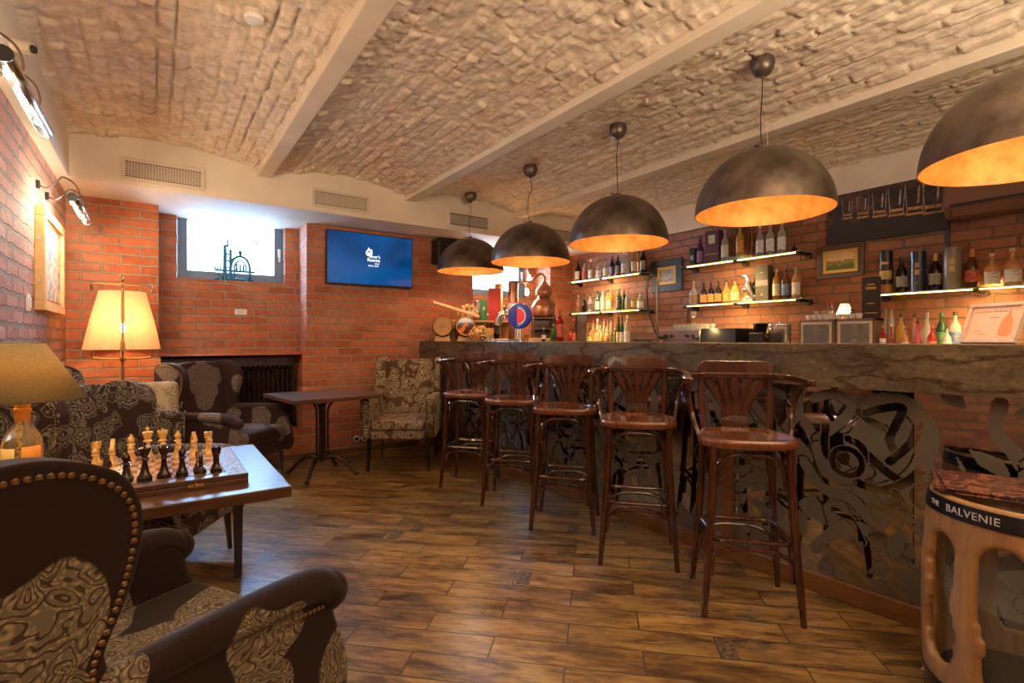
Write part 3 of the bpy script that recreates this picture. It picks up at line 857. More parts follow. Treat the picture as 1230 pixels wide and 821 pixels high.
# ------------------------------------------------------------------ upholstered wing chairs
def rbox(mb, c, d): return mb.box(c, d)
def wing_chair(name, label, loc, rz, fab, seatfab=None, trim='nailtrim', legh=.24, group=None):
    t = thing(name, label, 'armchair', loc, rz, group)
    seatfab = seatfab or fab
    MB().b2(-.37, .335, -.285, .285, legh - .02, .345).build('seat_base', fab, t, bevel=.03, seg=4)
    MB().b2(-.30, .355, -.272, .272, .335, .455).build('seat', seatfab, t, bevel=.045, seg=5)
    # back: arched panel leaning backwards
    m = MB()
    out = sp2([(-.285, .30), (-.295, .6), (-.305, .93), (-.27, .995), (-.12, 1.022), (0, 1.028), (.12, 1.022), (.27, .995), (.305, .93), (.295, .6), (.285, .30), (0, .29)], 4)
    m.prism(out, 'x', -.13, .0)
    m.xf(Matrix.Translation((-.262, 0, 0)) @ Matrix.Rotation(R(-4), 4, 'Y') @ Matrix.Translation((0.02, 0, 0)))
    m.build('backrest', fab, t, bevel=.035, seg=4)
    for sy in (1, -1):
        a, b = (.285, .350) if sy > 0 else (-.350, -.285)
        wo = sp2([(-.41, .58), (-.415, .80), (-.42, .97), (-.39, 1.012), (-.33, 1.028), (-.26, 1.02), (-.185, .985), (-.150, .93), (-.143, .87), (-.155, .80), (-.18, .73), (-.205, .67), (-.195, .60), (-.30, .57)], 4)
        MB().prism(wo, 'y', a, b).build('wing', fab, t, bevel=.022, seg=4)
        m = MB()
        ao = sp2([(-.39, .22), (-.41, .40), (-.415, .585), (-.20, .59), (.10, .585), (.26, .58), (.315, .555), (.335, .48), (.372, .38), (.385, .30), (.362, .225), (.30, .215), (0, .22)], 4)
        m.prism(ao, 'y', a + sy * .0, b)
        m.build('arm', fab, t, bevel=.022, seg=3)
        r = MB()
        P = spline([(-.215, sy * .318, .590), (-.05, sy * .322, .592), (.15, sy * .328, .590), (.27, sy * .332, .580), (.325, sy * .332, .545)], 6)
        r.tube(P, [.040 + .010 * min(1, i / 12) for i in range(len(P))], 12, flat=.85, up=(0, 0, 1))
        r.ball((.325, sy * .332, .545), .050, 12)
        r.build('arm_roll', fab, t)
        n = MB(); yy = (b if sy > 0 else a) + sy * .001
        path = spline([(-.40, yy, .99), (-.33, yy, 1.002), (-.255, yy, .995), (-.195, yy, .962), (-.166, yy, .92), (-.160, yy, .87), (-.172, yy, .80), (-.196, yy, .73), (-.222, yy, .67), (-.225, yy, .62)], 16)
        last = None
        for p in path:
            if last is None or (p - last).length > .0135:
                n.ball(p, .0062, 6, 1, .6, 1); last = p
        n.build('nail_trim', trim, t)
        n = MB()
        for q in range(11): n.ball((.17 + .0145 * q, yy, .535 - .0015 * q), .0062, 6, 1, .6, 1)
        n.build('arm_nail_trim', trim, t)
    for sx in (1, -1):
        for sy in (1, -1):
            x, y = (.30 if sx > 0 else -.36), sy * .265
            MB().rod((x, y, legh), (x + sx * .02, y, 0), .022, .013, 4).build('leg', 'legblack', t, smooth=0)
    return t

M['nailtrim'] = mat('antique_brass_nails', (0.30, 0.20, 0.10), 0.4, 0.9)
M['velvet_near'] = patch_mat('brown_velvet_with_medallions', (0.018, 0.0085, 0.007), [(-.30, -.35, .735, .13), (-.40, -.35, .78, .10), (-.33, -.35, .60, .15), (.10, -.345, .53, .115), (.12, -.36, .38, .11), (.05, -.08, .46, .20), (.28, .0, .44, .16), (-.02, .30, .47, .20), (-.18, -.34, .62, .05), (.36, -.34, .36, .09)], (0.05, 0.03, 0.022), (0.26, 0.21, 0.125), (0.13, 0.11, 0.075), 15)
M['velvet_far'] = patch_mat('plum_brown_velvet_with_medallions', (0.040, 0.017, 0.016), [(-.28, .06, .86, .19), (-.26, .05, .70, .13), (-.15, .29, .80, .09), (-.2, .29, .52, .08), (.1, .29, .50, .11), (.1, -.33, .6, .12), (.1, .1, .46, .17), (.30, .25, .42, .12), (-.3, -.30, .95, .10), (.35, -.33, .4, .12)], (0.09, 0.06, 0.05), (0.26, 0.21, 0.16), (0.16, 0.125, 0.10), 16)
M['paisley_dark'] = paisley_mat('grey_paisley_on_brown', (0.050, 0.025, 0.022), (0.34, 0.30, 0.23), (0.17, 0.15, 0.115), 10.5)
M['paisley_light'] = paisley_mat('cream_paisley_on_brown', (0.095, 0.055, 0.030), (0.50, 0.41, 0.27), (0.30, 0.24, 0.15), 12)
M['paisley_cream'] = paisley_mat('brown_paisley_on_cream', (0.48, 0.38, 0.24), (0.16, 0.11, 0.07), (0.30, 0.22, 0.14), 11)

wing_chair('wing_armchair', 'dark brown velvet wing armchair with nailheads in the near foreground', (-.065, 1.536, 0), math.atan2(.49, .87), 'velvet_near')
wing_chair('wing_armchair', 'wing armchair covered all over in grey paisley, behind the chess table', (-.060, 3.325, 0), math.atan2(-.53, .85), 'paisley_dark').scale = (1, 1, .955)
wing_chair('wing_armchair', 'plum brown wing armchair with large pale medallion, before the radiator', (.525, 5.02, 0), math.atan2(-.70, .71), 'velvet_far')

def club_chair(label, loc, rz, fab, sz=1.0):
    t = thing('armchair', label, 'armchair', loc, rz)
    MB().b2(-.28, .29, -.262, .262, .29 * sz, .385 * sz).build('seat_base', fab, t, bevel=.02, seg=3)
    MB().b2(-.25, .315, -.255, .255, .375 * sz, .465 * sz).build('seat', fab, t, bevel=.035, seg=4)
    m = MB(); m.prism(sp2([(-.255, .42), (-.275, .7), (-.295, .97), (-.27, 1.018), (0, 1.022), (.27, 1.018), (.295, .97), (.275, .7), (.255, .42), (0, .41)], 4), 'x', -.09, 0)
    m.xf(Matrix.Translation((-.225, 0, 0)) @ Matrix.Rotation(R(-9), 4, 'Y') @ Matrix.Translation((.045, 0, 0)))
    m.build('backrest', fab, t, bevel=.018, seg=3)
    for sy in (1, -1):
        a, b = (.262, .335) if sy > 0 else (-.335, -.262)
        wo = sp2([(-.36, .60), (-.37, .85), (-.40, 1.02), (-.33, 1.022), (-.27, .96), (-.235, .80), (-.20, .69), (-.28, .60)], 3)
        MB().prism(wo, 'y', a, b - sy * .02).build('wing', fab, t, bevel=.012, seg=3)
        ao = sp2([(-.33, .30 * sz), (-.35, .50 * sz), (-.30, .66 * sz), (-.10, .69 * sz), (.15, .695 * sz), (.265, .69 * sz), (.315, .66 * sz), (.325, .60 * sz), (.305, .52 * sz), (.30, .40 * sz), (.30, .31 * sz), (0, .295 * sz)], 4)
        MB().prism(ao, 'y', a, b).build('arm', fab, t, bevel=.026, seg=4)
        MB().tube(spline([(.322, sy * .267, .34 * sz), (.326, sy * .265, .62 * sz), (.333, sy * .28, .672 * sz), (.333, sy * .318, .672 * sz), (.326, sy * .333, .62 * sz), (.322, sy * .331, .34 * sz)], 5), .006, 6).build('piping', 'paisley_dark', t)
    for sx in (1, -1):
        for sy in (1, -1):
            x, y = (.265 if sx > 0 else -.26), sy * .27
            MB().rod((x, y, .30 * sz), (x + sx * .015, y + sy * .01, 0), .022, .012, 4).build('leg', 'legblack', t, smooth=0)
    return t
club_chair('beige paisley armchair with rolled arms beside the brick wall and bar', (1.990, 4.700, 0), math.atan2(-.83, -.55), 'paisley_light')
club_chair('brown paisley armchair half hidden between the two wing armchairs', (-.170, 4.525, 0), 0, 'paisley_dark', 1.06)
cu = MB().b2(-.2, .2, -.055, .055, -.2, .2).build('scatter_cushion', 'paisley_cream', None, bevel=.045, seg=5)
cu.location = (-.06, 4.695, .700); cu.rotation_euler = (R(-8), 0, 0)
tag(cu, 'cream cushion with brown paisley print leaning on the half hidden armchair', 'cushion')

# ------------------------------------------------------------------ chess table
TX0, TX1, TY0, TY1, TZ = -.47, .424, 2.08, 3.03, .66
ct_ = thing('chess_table', 'dark wooden table with tapered legs carrying the chess board', 'table', (0, 0, 0))
MB().b2(TX0, TX1, TY0, TY1, TZ - .042, TZ).build('tabletop', 'tablewood', ct_, smooth=0, bevel=.004)
for x, y in ((.343, 2.954), (-.06, 2.24), (-.40, 2.90), (-.40, 2.24)):
    m = MB(); r0, r1 = .026, .016
    vs = [(x + a * r0, y + b * r0, TZ - .04) for a, b in ((-1, -1), (1, -1), (1, 1), (-1, 1))] + [(x + a * r1, y + b * r1, 0) for a, b in ((-1, -1), (1, -1), (1, 1), (-1, 1))]
    m.add(vs, [(0, 1, 2, 3), (4, 5, 6, 7)] + [(i, (i + 1) % 4, (i + 1) % 4 + 4, i + 4) for i in range(4)]).build('leg', 'legblack', ct_, smooth=0, bevel=.002)

def checker():
    m = mat('inlaid_chess_squares', (0.5, 0.3, 0.15), 0.2, coat=0.5)
    nt, b, L = nb(m)
    tc = node(nt, 'ShaderNodeTexCoord')
    ck = node(nt, 'ShaderNodeTexChecker'); ck.inputs['Scale'].default_value = 1 / .057
    mp = node(nt, 'ShaderNodeMapping'); mp.inputs['Location'].default_value = (0.0001, 0.0001, .01)
    L.new(tc.outputs['Object'], mp.inputs[0]); L.new(mp.outputs[0], ck.inputs['Vector'])
    n = noise(nt, tc.outputs['Object'], 40, 4)
    ck.inputs['Color1'].default_value = (.12, .045, .02, 1); ck.inputs['Color2'].default_value = (.60, .38, .19, 1)
    L.new(mixc(nt, n.outputs['Fac'], ck.outputs[0], (.25, .12, .05), 'MIX'), b.inputs['Base Color'])
    m2 = math_n(nt, 'MULTIPLY', n.outputs['Fac'], .35); L.new(mixc(nt, m2, ck.outputs[0], (.25, .12, .05)), b.inputs['Base Color'])
    return m
M['checker'] = checker()
M['carved'] = noisy_mat('carved_border_wood', (.07, .03, .015), (.42, .26, .14), 90, .3, bstr=.4, coat=.4, lo=.45, hi=.55)
BZ = .04
cb = thing('chess_board', 'folding wooden chess board box with carved end borders and brass clasp', 'chess board', (-.005, 2.515, TZ))
MB().b2(-.30, .30, -.29, .29, 0, .019).b2(-.30, .30, -.29, .29, .021, BZ - .001).build('case', 'tablewood', cb, smooth=0, bevel=.002)
MB().b2(-.228, .228, -.228, .228, BZ - .002, BZ).build('playing_surface', 'checker', cb, smooth=0)
for sx in (1, -1): MB().b2(sx * .236, sx * .292, -.282, .282, BZ - .002, BZ).build('carved_border', 'carved', cb, smooth=0)
b = MB()
for q in (.234, -.236): b.b2(-.232, .232, q, q + .003, BZ - .002, BZ + .0005)
for q in (.231, -.234, .294, -.297): b.b2(q, q + .003, -.288, .288, BZ - .002, BZ + .0005)
for q in range(-3, 4): b.b2(q * .057 - .0008, q * .057 + .0008, -.228, .228, BZ - .001, BZ + .0003)
b.build('inlay_line', 'dark', cb, smooth=0)
b = MB(); b.b2(.10, .15, -.294, -.290, .012, .024); b.rod((.125, -.296, .012), (.125, -.296, .034), .006); b.ball((.125, -.298, .020), .007, 8)
b.build('clasp', 'brightbrass', cb)

M['boxwood'] = wood_mat('honey_boxwood', (0.62, 0.34, 0.08), (0.80, 0.50, 0.16), 20, (4, 4, 1), 0.3, 0.4)
M['ebony'] = wood_mat('dark_stained_chess_wood', (0.020, 0.009, 0.006), (0.045, 0.020, 0.012), 20, (4, 4, 1), 0.22, 0.5)
def base_prof(r, h): return [(r, 0), (r, h * .05), (r * .94, h * .09), (r * .98, h * .12), (r * .78, h * .17), (r * .62, h * .24), (r * .48, h * .36)]
def piece(kind, m, loc, label, group, rz=0):
    t = thing('chess_' + kind, label, 'chess piece', loc, rz, group); t.scale = (1.18, 1.18, 1.2)
    if kind == 'pawn':
        h, r = .066, .0155
        MB().lathe(base_prof(r, h) + [(r * .38, h * .55), (r * .36, h * .60), (r * .66, h * .635), (r * .62, h * .66), (r * .36, h * .68)] + [(r * .62 * math.sin(PI * q / 8), h * .82 - h * .155 * math.cos(PI * q / 8)) for q in range(2, 8)] + [(.0005, h * .975)], n=16).build('body', m, t)
    elif kind == 'rook':
        h, r = .080, .018
        MB().lathe(base_prof(r, h) + [(r * .5, h * .55), (r * .56, h * .68), (r * .76, h * .74), (r * .70, h * .78), (r * .78, h * .84), (r * .80, h * .86)], n=18).build('body', m, t)
        b = MB()
        for q in range(6): b.lathe([(r * .50, h * .86), (r * .80, h * .86), (r * .80, h), (r * .50, h), (r * .50, h * .86)], n=3, a0=2 * PI * q / 6, a1=2 * PI * q / 6 + .72)
        b.build('battlement', m, t, smooth=0)
    elif kind == 'bishop':
        h, r = .096, .0178
        MB().lathe(base_prof(r, h) + [(r * .38, h * .50), (r * .40, h * .56), (r * .74, h * .60), (r * .70, h * .625), (r * .42, h * .65), (r * .40, h * .68), (r * .62, h * .74), (r * .64, h * .79), (r * .48, h * .87), (r * .22, h * .93)], n=18).build('body', m, t)
        MB().ball((0, 0, h * .96), r * .22, 10).build('finial', m, t)
    elif kind == 'knight':
        h, r = .086, .0178
        MB().lathe([(r, 0), (r, h * .06), (r * .92, h * .11), (r * .98, h * .14), (r * .72, h * .2), (r * .60, h * .26), (.0005, h * .27)], n=18).build('body', m, t)
        o = sp2([(-.011, .022), (-.014, .040), (-.012, .060), (-.005, .076), (.001, .086), (.004, .079), (.012, .070), (.021, .058), (.020, .050), (.014, .050), (.008, .054), (.006, .048), (.011, .036), (.012, .022)], 3)
        MB().prism(o, 'y', -.0065, .0065).build('head', m, t, bevel=.003, seg=2)
    else:
        king = kind == 'king'
        h, r = (.104, .0205) if king else (.100, .0195)
        MB().lathe(base_prof(r, h) + [(r * .36, h * .52), (r * .38, h * .60), (r * .70, h * .635), (r * .66, h * .66), (r * .42, h * .685), (r * .40, h * .71), (r * .62, h * .80), (r * .84, h * .93), (r * .80, h * .96), (r * .60, h * .965), (.0005, h * .985)], n=20).build('body', m, t)
        if king:
            b = MB(); b.box((0, 0, h * 1.055), (.0045, .0045, .018)); b.box((0, 0, h * 1.07), (.004, .0130, .0045)); b.build('cross', m, t, smooth=0)
        else:
            b = MB()
            for q in range(8): b.ball((r * .74 * math.cos(q * PI / 4), r * .74 * math.sin(q * PI / 4), h * .985), .0034, 6)
            b.build('coronet', m, t); MB().ball((0, 0, h * 1.02), .0045, 8).build('finial', m, t)
    return t
order = ['rook', 'knight', 'bishop', 'queen', 'king', 'bishop', 'knight', 'rook']
filename = ['on the file nearest the wall', 'on the second file from the wall', 'on the third file from the wall', 'on the fourth file from the wall', 'on the fifth file from the wall', 'on the sixth file from the wall', 'on the seventh file from the wall', 'on the file nearest the carved right border']
for col in range(8):
    x = -.005 + (-3.5 + col) * .057
    for side, mt, y0, dy, nm in (('pale', 'boxwood', 2.515 + 3.5 * .057, -.057, 'honey coloured'), ('dark', 'ebony', 2.515 - 3.5 * .057, .057, 'dark brown')):
        kd = order[7 - col] if side == 'dark' else order[7 - col]
        jx, jy = random.uniform(-.003, .003), random.uniform(-.003, .003)
        piece(kd, mt, (x + jx, y0 + jy, TZ + BZ), '%s chess %s in the back row, %s' % (nm, kd, filename[col]), side + ' chess pieces', (-PI / 2 if side == 'pale' else PI / 2) + random.uniform(-.5, .5))
        piece('pawn', mt, (x + jy, y0 + dy + jx, TZ + BZ), '%s chess pawn %s' % (nm, filename[col]), side + ' chess pieces')

# ------------------------------------------------------------------ pedestal table
pt = thing('pedestal_table', 'square dark wooden bistro table on a cast iron pedestal by the brick wall', 'table', (1.225, 4.745, 0), R(8))
MB().b2(-.385, .385, -.385, .385, .695, .73).build('tabletop', 'tablewood', pt, smooth=0, bevel=.005)
b = MB()
for q in range(4):
    a = PI / 4 + q * PI / 2; x, y = .05 * math.cos(a), .05 * math.sin(a)
    b.tube(spline([(x * 1.9, y * 1.9, .66), (x * 1.1, y * 1.1, .60), (x, y, .5), (x, y, .22), (x * .8, y * .8, .14)], 5), .0105, 8)
b.rod((0, 0, .12), (0, 0, .66), .014); b.ball((0, 0, .16), .05, 14, 1, 1, .6); b.ball((0, 0, .62), .032, 12, 1, 1, .6)
b.build('pedestal', 'iron', pt)
b = MB(); b.box((0, 0, .68), (.36, .05, .03)); b.box((0, 0, .68), (.05, .36, .03)); b.build('top_bracket', 'iron', pt, bevel=.004)
for q in range(4):
    a = PI / 4 + q * PI / 2; c, s_ = math.cos(a), math.sin(a)
    P = spline([(c * .03, s_ * .03, .15), (c * .12, s_ * .12, .17), (c * .22, s_ * .22, .11), (c * .29, s_ * .29, .035), (c * .315, s_ * .315, .025)], 5)
    b = MB(); b.tube(P, [.020 - .008 * i / (len(P) - 1) for i in range(len(P))], 8); b.ball((c * .315, s_ * .315, .02), .02, 10); b.build('foot', 'iron', pt)

# ------------------------------------------------------------------ radiator
rd = thing('radiator', 'black cast iron column radiator set in the wall recess under the left window', 'radiator', (.28, 5.735, 0))
for i in range(20):
    x = .02 + i * .0455
    b = MB()
    for y in (-.045, .045):
        b.tube(spline([(x, y, .37), (x, y, .42), (x, y, .86), (x, y, .91)], 3), .0115, 8)
    b.ball((x, 0, .935), .022, 8, .8, 2.6, .9); b.ball((x, 0, .365), .022, 8, .8, 2.6, .9)
    b.build('column', 'iron', rd)
b = MB(); b.rod((0, 0, .93), (.90, 0, .93), .014); b.rod((0, 0, .37), (.90, 0, .37), .014); b.rod((.89, 0, .40), (.92, 0, .3), .008)
b.build('header_pipe', 'iron', rd)

# ------------------------------------------------------------------ floor lamp
M['pleat'] = mat('cream_pleated_silk', (0.80, 0.62, 0.40), 0.8)
def translucent(m, col, amt, emitc=None):
    nt, b, L = nb(m)
    out = nt.nodes['Material Output']
    tr = node(nt, 'ShaderNodeBsdfTranslucent'); tr.inputs[0].default_value = c4(col)
    mx = node(nt, 'ShaderNodeMixShader'); mx.inputs[0].default_value = amt
    L.new(b.outputs[0], mx.inputs[1]); L.new(tr.outputs[0], mx.inputs[2]); L.new(mx.outputs[0], out.inputs[0])
translucent(M['pleat'], (0.92, 0.76, 0.56), .45)
fl_ = thing('floor_lamp', 'brass floor lamp with split pleated cream shade before the brick wall', 'floor lamp', (-.225, 5.19, 0), R(-90) + R(2.5))
# local +x points to the room; the shade is split in two halves beside the front rod
for sg in (1, -1):
    m = MB(); n = 84; a0, a1 = sg * R(4), sg * R(176)
    rows = []
    for r, z in ((.150, 1.605), (.206, 1.37), (.252, 1.14)):
        rows.append([((r + .0035 * (1 if i % 2 else -1)) * math.cos(a0 + (a1 - a0) * i / n), (r + .0035 * (1 if i % 2 else -1)) * math.sin(a0 + (a1 - a0) * i / n), z) for i in range(n + 1)])
    vs = [p for r in rows for p in r]
    m.add(vs, [(j * (n + 1) + i, j * (n + 1) + i + 1, (j + 1) * (n + 1) + i + 1, (j + 1) * (n + 1) + i) for j in range(2) for i in range(n)])
    sh = m.build('lamp_shade', 'pleat', fl_, smooth=0, solid=.0015)
b = MB()
b.tube(spline([(.0, -.19, 1.61), (0, -.195, 1.64), (0, -.17, 1.662), (0, 0, 1.668), (0, .17, 1.662), (0, .195, 1.64), (0, .19, 1.61)], 5), .0085, 8)
b.tube(spline([(.0, -.185, 1.13), (0, -.19, 1.09), (0, -.165, 1.068), (0, 0, 1.064), (0, .165, 1.068), (0, .19, 1.09), (0, .185, 1.13)], 5), .0085, 8)
b.rod((.165, 0, 1.62), (.262, 0, 1.13), .0075); b.tube([(0, 0, 1.668), (.10, 0, 1.66), (.165, 0, 1.62)], .005, 8); b.tube([(0, 0, 1.064), (.18, 0, 1.075), (.262, 0, 1.13)], .005, 8)
b.build('shade_bracket', 'brass', fl_)
b = MB(); b.lathe([(.006, 1.60), (.010, 1.668), (.02, 1.68), (.008, 1.69), (.014, 1.705), (.011, 1.722), (.004, 1.735), (.001, 1.738)], n=12); b.build('finial', 'brass', fl_)
b = MB(); b.rod((0, 0, .03), (0, 0, 1.60), .010); b.lathe([(.013, 1.04), (.022, 1.055), (.022, 1.07), (.013, 1.09)], n=12); b.build('pole', 'brass', fl_)
b = MB(); b.lathe([(.13, 0), (.13, .012), (.10, .022), (.03, .035), (.014, .06)], n=28); b.build('base', 'brass', fl_)
b = MB(); b.lathe([(.011, 1.20), (.012, 1.27)], (.05, 0, 0), n=12); b.tube([(0, 0, 1.19), (.03, 0, 1.19), (.05, 0, 1.20)], .004, 6); b.build('candle_socket', 'cream', fl_)
b = MB(); b.lathe([(.006, 1.27), (.015, 1.29), (.017, 1.31), (.010, 1.345), (.001, 1.37)], (.05, 0, 0), n=12); b.build('bulb', 'bulbhot', fl_)
point('floor_lamp_light', (-.225, 5.10, 1.36), 9, (1.0, .62, .32), .05)

# ------------------------------------------------------------------ bottle lamp on the chess table
M['burlap'] = noisy_mat('olive_burlap', (.20, .155, .070), (.30, .24, .11), 120, .85, bstr=.3)
translucent(M['burlap'], (.60, .42, .17), .28)
M['lampglass'] = mat('amber_tinted_glass', (.95, .80, .50), .04, trans=.85, ior=1.3)
M['orangelabel'] = noisy_mat('orange_paper_label', (.75, .26, .03), (.90, .42, .06), 9, .6, bstr=.05)
M['yellowlabel'] = noisy_mat('yellow_paper_label', (.80, .58, .18), (.92, .74, .32), 9, .6, bstr=.05)
M['rope'] = mat('gold_twisted_cord', (.72, .42, .06), .5)
bl = thing('bottle_lamp', 'table lamp made from a glass bottle with burlap cone shade', 'table lamp', (-.372, 2.36, TZ), R(-60))
MB().lathe([(.045, 0), (.052, .006), (.053, .205), (.050, .225), (.038, .25), (.023, .272), (.0165, .29), (.0165, .345), (.019, .35), (.0005, .352)], n=32, cap0=True).build('bottle', 'lampglass', bl)
MB().lathe([(.0195, .285), (.021, .30), (.0205, .315), (.0235, .318), (.0235, .326), (.0205, .328), (.0215, .358)], n=24).build('neck_wrap', 'orangelabel', bl)
MB().lathe([(.0545, .10), (.0545, .203)], n=10, a0=R(-25), a1=R(35), cap0=False).build('label', 'orangelabel', bl, solid=.0008)
MB().lathe([(.0545, .105), (.0545, .200)], n=10, a0=R(-95), a1=R(-42), cap0=False).build('label', 'yellowlabel', bl, solid=.0008)
P = [(.006 * math.cos(q * .9) + .001, -.008 + .004 * math.sin(q * .9), .02 + q * .0043) for q in range(64)]
MB().tube(P, .0035, 6).build('cord', 'rope', bl)
MB().lathe([(.057, .548), (.168, .357)], n=48, cap0=False, cap1=False).build('lamp_shade', 'burlap', bl, smooth=60, solid=.002)
b = MB(); b.tube([(.165 * math.cos(q * PI / 16), .165 * math.sin(q * PI / 16), .359) for q in range(32)], .003, 6, True); b.tube([(.057 * math.cos(q * PI / 16), .057 * math.sin(q * PI / 16), .547) for q in range(32)], .002, 6, True); b.build('shade_trim', 'darkoak', bl)
b = MB(); b.rod((0, 0, .35), (0, 0, .40), .008); b.ball((0, 0, .44), .026, 12); b.build('bulb', 'filament', bl)
point('bottle_lamp_light', (-.372, 2.36, TZ + .44), 2.2, (1.0, .62, .26), .03)

# ------------------------------------------------------------------ picture lights on the left wall
def picture_light(y0, y1, z, x, label, ybase, pw):
    t = thing('picture_light', label, 'picture light', (x, (y0 + y1) / 2, z))
    hl = (y1 - y0) / 2
    # trough open to the wall side and below
    MB().lathe([(.026, -hl), (.026, hl)], n=14, m=Matrix.Rotation(R(-90), 4, 'X'), a0=R(-210), a1=R(78), cap0=False).build('lamp_housing', 'chrome', t, solid=.002)
    for s in (-1, 1):
        MB().rod((0, s * hl, 0), (0, s * (hl + .006), 0), .028).build('end_cap', 'dark', t)
    for q in (-.5, .0, .5):
        b = MB(); b.ball((-.004, q * 2 * hl * .62, -.006), .012, 10, 1, 1.6, 1); b.build('bulb', 'bulbhot', t)
    wx = XL - x
    for s in (-1, 1):
        yy = ybase + s * .0 + (s * hl * .42)
        b = MB(); P = spline([(wx + .012, yy, .10), (wx + .05, yy, .085), (wx + .09, yy, .12), (wx * .35, yy, .165), (-.01, yy, .13), (.012, yy, .07), (.006, yy, .026)], 6)
        b.tube(P, .005, 8); b.build('arm', 'darkmetal', t)
        b = MB(); b.box((wx + .010, yy, .10), (.02, .034, .05)); b.build('wall_plate', 'dark', t, bevel=.003)
    for q in (-.30, .30):
        point('picture_light_bulb', (x - .01, (y0 + y1) / 2 + q * 2 * hl, z - .045), pw, (1.0, .80, .55), .015)
    return t
picture_light(4.02, 4.78, 2.075, -.415, 'steel tube picture light above the pine framed painting', 0, 9)
picture_light(2.28, 3.04, 2.14, -.405, 'steel tube picture light nearest the camera, high on left wall', 0, 9)

# painting in a deep pine frame
def art_mat(name, seed, cols, scale=3.0):
    m = mat(name, cols[0], .5)
    nt, b, L = nb(m)
    tc = node(nt, 'ShaderNodeTexCoord')
    sh = vmath(nt, 'ADD', tc.outputs['Object'], (seed, seed * 1.7, seed * .3))
    n1 = noise(nt, sh, scale, 4, .6, 1.2)
    stops = [(.28 + .44 * i / (len(cols) - 1), c) for i, c in enumerate(cols)]
    r = ramp(nt, stops); L.new(n1.outputs['Fac'], r.inputs[0]); L.new(r.outputs[0], b.inputs['Base Color'])
    return m
M['stilllife'] = art_mat('painted_still_life', 3.3, [(.04, .07, .20), (.12, .22, .38), (.55, .42, .20), (.75, .66, .42), (.50, .12, .08), (.10, .12, .30)], 9)
t = thing('framed_painting', 'painting of fruit colours in a deep pine frame on left brick wall', 'painting', (XL, 4.605, 1.72))
hy_, hz_ = .415, .32
b = MB(); e = .06
b.b2(0, .050, -hy_, hy_, hz_ - e, hz_); b.b2(0, .050, -hy_, hy_, -hz_, -hz_ + e); b.b2(0, .050, -hy_, -hy_ + e, -hz_ + e, hz_ - e); b.b2(0, .050, hy_ - e, hy_, -hz_ + e, hz_ - e)
b.build('frame', 'pine', t, smooth=0, bevel=.004)
MB().b2(.005, .030, -hy_ + e, hy_ - e, -hz_ + e, hz_ - e).build('canvas', 'stilllife', t, smooth=0)
b = MB(); e2 = e + .012
for z in (hz_ - e2, -hz_ + e2): b.b2(.03, .038, -hy_ + e, hy_ - e, z - .005, z + .005)
b.build('inner_bead', 'brightbrass', t)
for z in (.12, -.14):
    b = MB(); b.rod((.022, -hy_ - .008, z), (.022, -hy_, z), .009); b.build('screw', 'chrome', t)
t = thing('light_switch', 'small white switch plate on the left brick wall', 'switch', (XL, 3.97, 1.43))
MB().b2(0, .012, -.035, .035, -.05, .05).build('plate', 'white', t, bevel=.003); MB().b2(.012, .018, -.018, .018, -.03, .03).build('rocker', 'white', t, bevel=.002)
t = thing('security_camera', 'small white bullet camera with black lens under the vault', 'security camera', (-.527, 3.10, 2.52))
MB().rod((0, 0, 0), (.075, -.03, -.012), .030, .026, 16).build('body', 'cream', t); MB().rod((.075, -.03, -.012), (.086, -.034, -.014), .018, .016, 14).build('lens', 'dark', t)
t = thing('smoke_detector', 'round white smoke detector on the vault by the left window', 'smoke detector', (.378, 2.676, 2.775))
MB().lathe([(.052, .01), (.054, -.012), (.048, -.03)], n=28).build('base', 'cream', t); MB().lathe([(.044, -.030), (.042, -.048), (.025, -.055), (.001, -.056)], n=28).build('sensor', 'white', t)
for x, y, z, lb in ((2.47, 1.62, 2.765, 'small ceiling sensor nearest the camera, beyond the second beam'), (2.62, 2.22, 2.775, 'small ceiling sensor beside the hanging canopies, farther from camera')):
    t = thing('ceiling_sensor', lb, 'sensor', (x, y, z))
    MB().rod((0, 0, .01), (0, 0, -.02), .012, .010, 12).build('body', 'cream', t); MB().rod((0, 0, -.02), (0, 0, -.035), .018, .016, 12).build('head', 'chrome', t)

# ------------------------------------------------------------------ television, speaker, sockets
def tvmat():
    m = mat('lit_blue_screen', (.0, .01, .03), .15)
    nt, b, L = nb(m)
    tc = node(nt, 'ShaderNodeTexCoord'); n1 = noise(nt, tc.outputs['Object'], 1.6, 2, .5, .3)
    r = ramp(nt, [(.3, (.0, .020, .075)), (.5, (.002, .055, .20)), (.7, (.002, .075, .26))]); L.new(n1.outputs['Fac'], r.inputs[0])
    L.new(r.outputs[0], b.inputs['Emission Color']); b.inputs['Emission Strength'].default_value = .75
    return m
M['screen'] = tvmat()
M['litwhite'] = mat('lit_white_lettering', (1, 1, 1), .5, emit=.9, ecol=(.85, .93, 1))
tv = thing('television', 'wall mounted flat television with dark blue screen and white logo', 'television', (1.918, YB - .06, 2.085))
MB().b2(-.476, .476, -.012, .035, -.283, .283).build('bezel', 'dark', tv, smooth=0, bevel=.004)
MB().b2(-.466, .466, -.014, -.011, -.268, .273).build('screen', 'screen', tv, smooth=0)
MB().b2(-.15, .15, .03, .0595, -.1, .1).build('wall_bracket', 'dark', tv, smooth=0)
MB().b2(-.03, .03, -.02, .0, -.292, -.283).build('sensor_bar', 'dark', tv, smooth=0)
X90 = Matrix.Rotation(R(90), 4, 'X')
def T(x, y, z): return Matrix.Translation((x, y, z)) @ X90
b = MB()
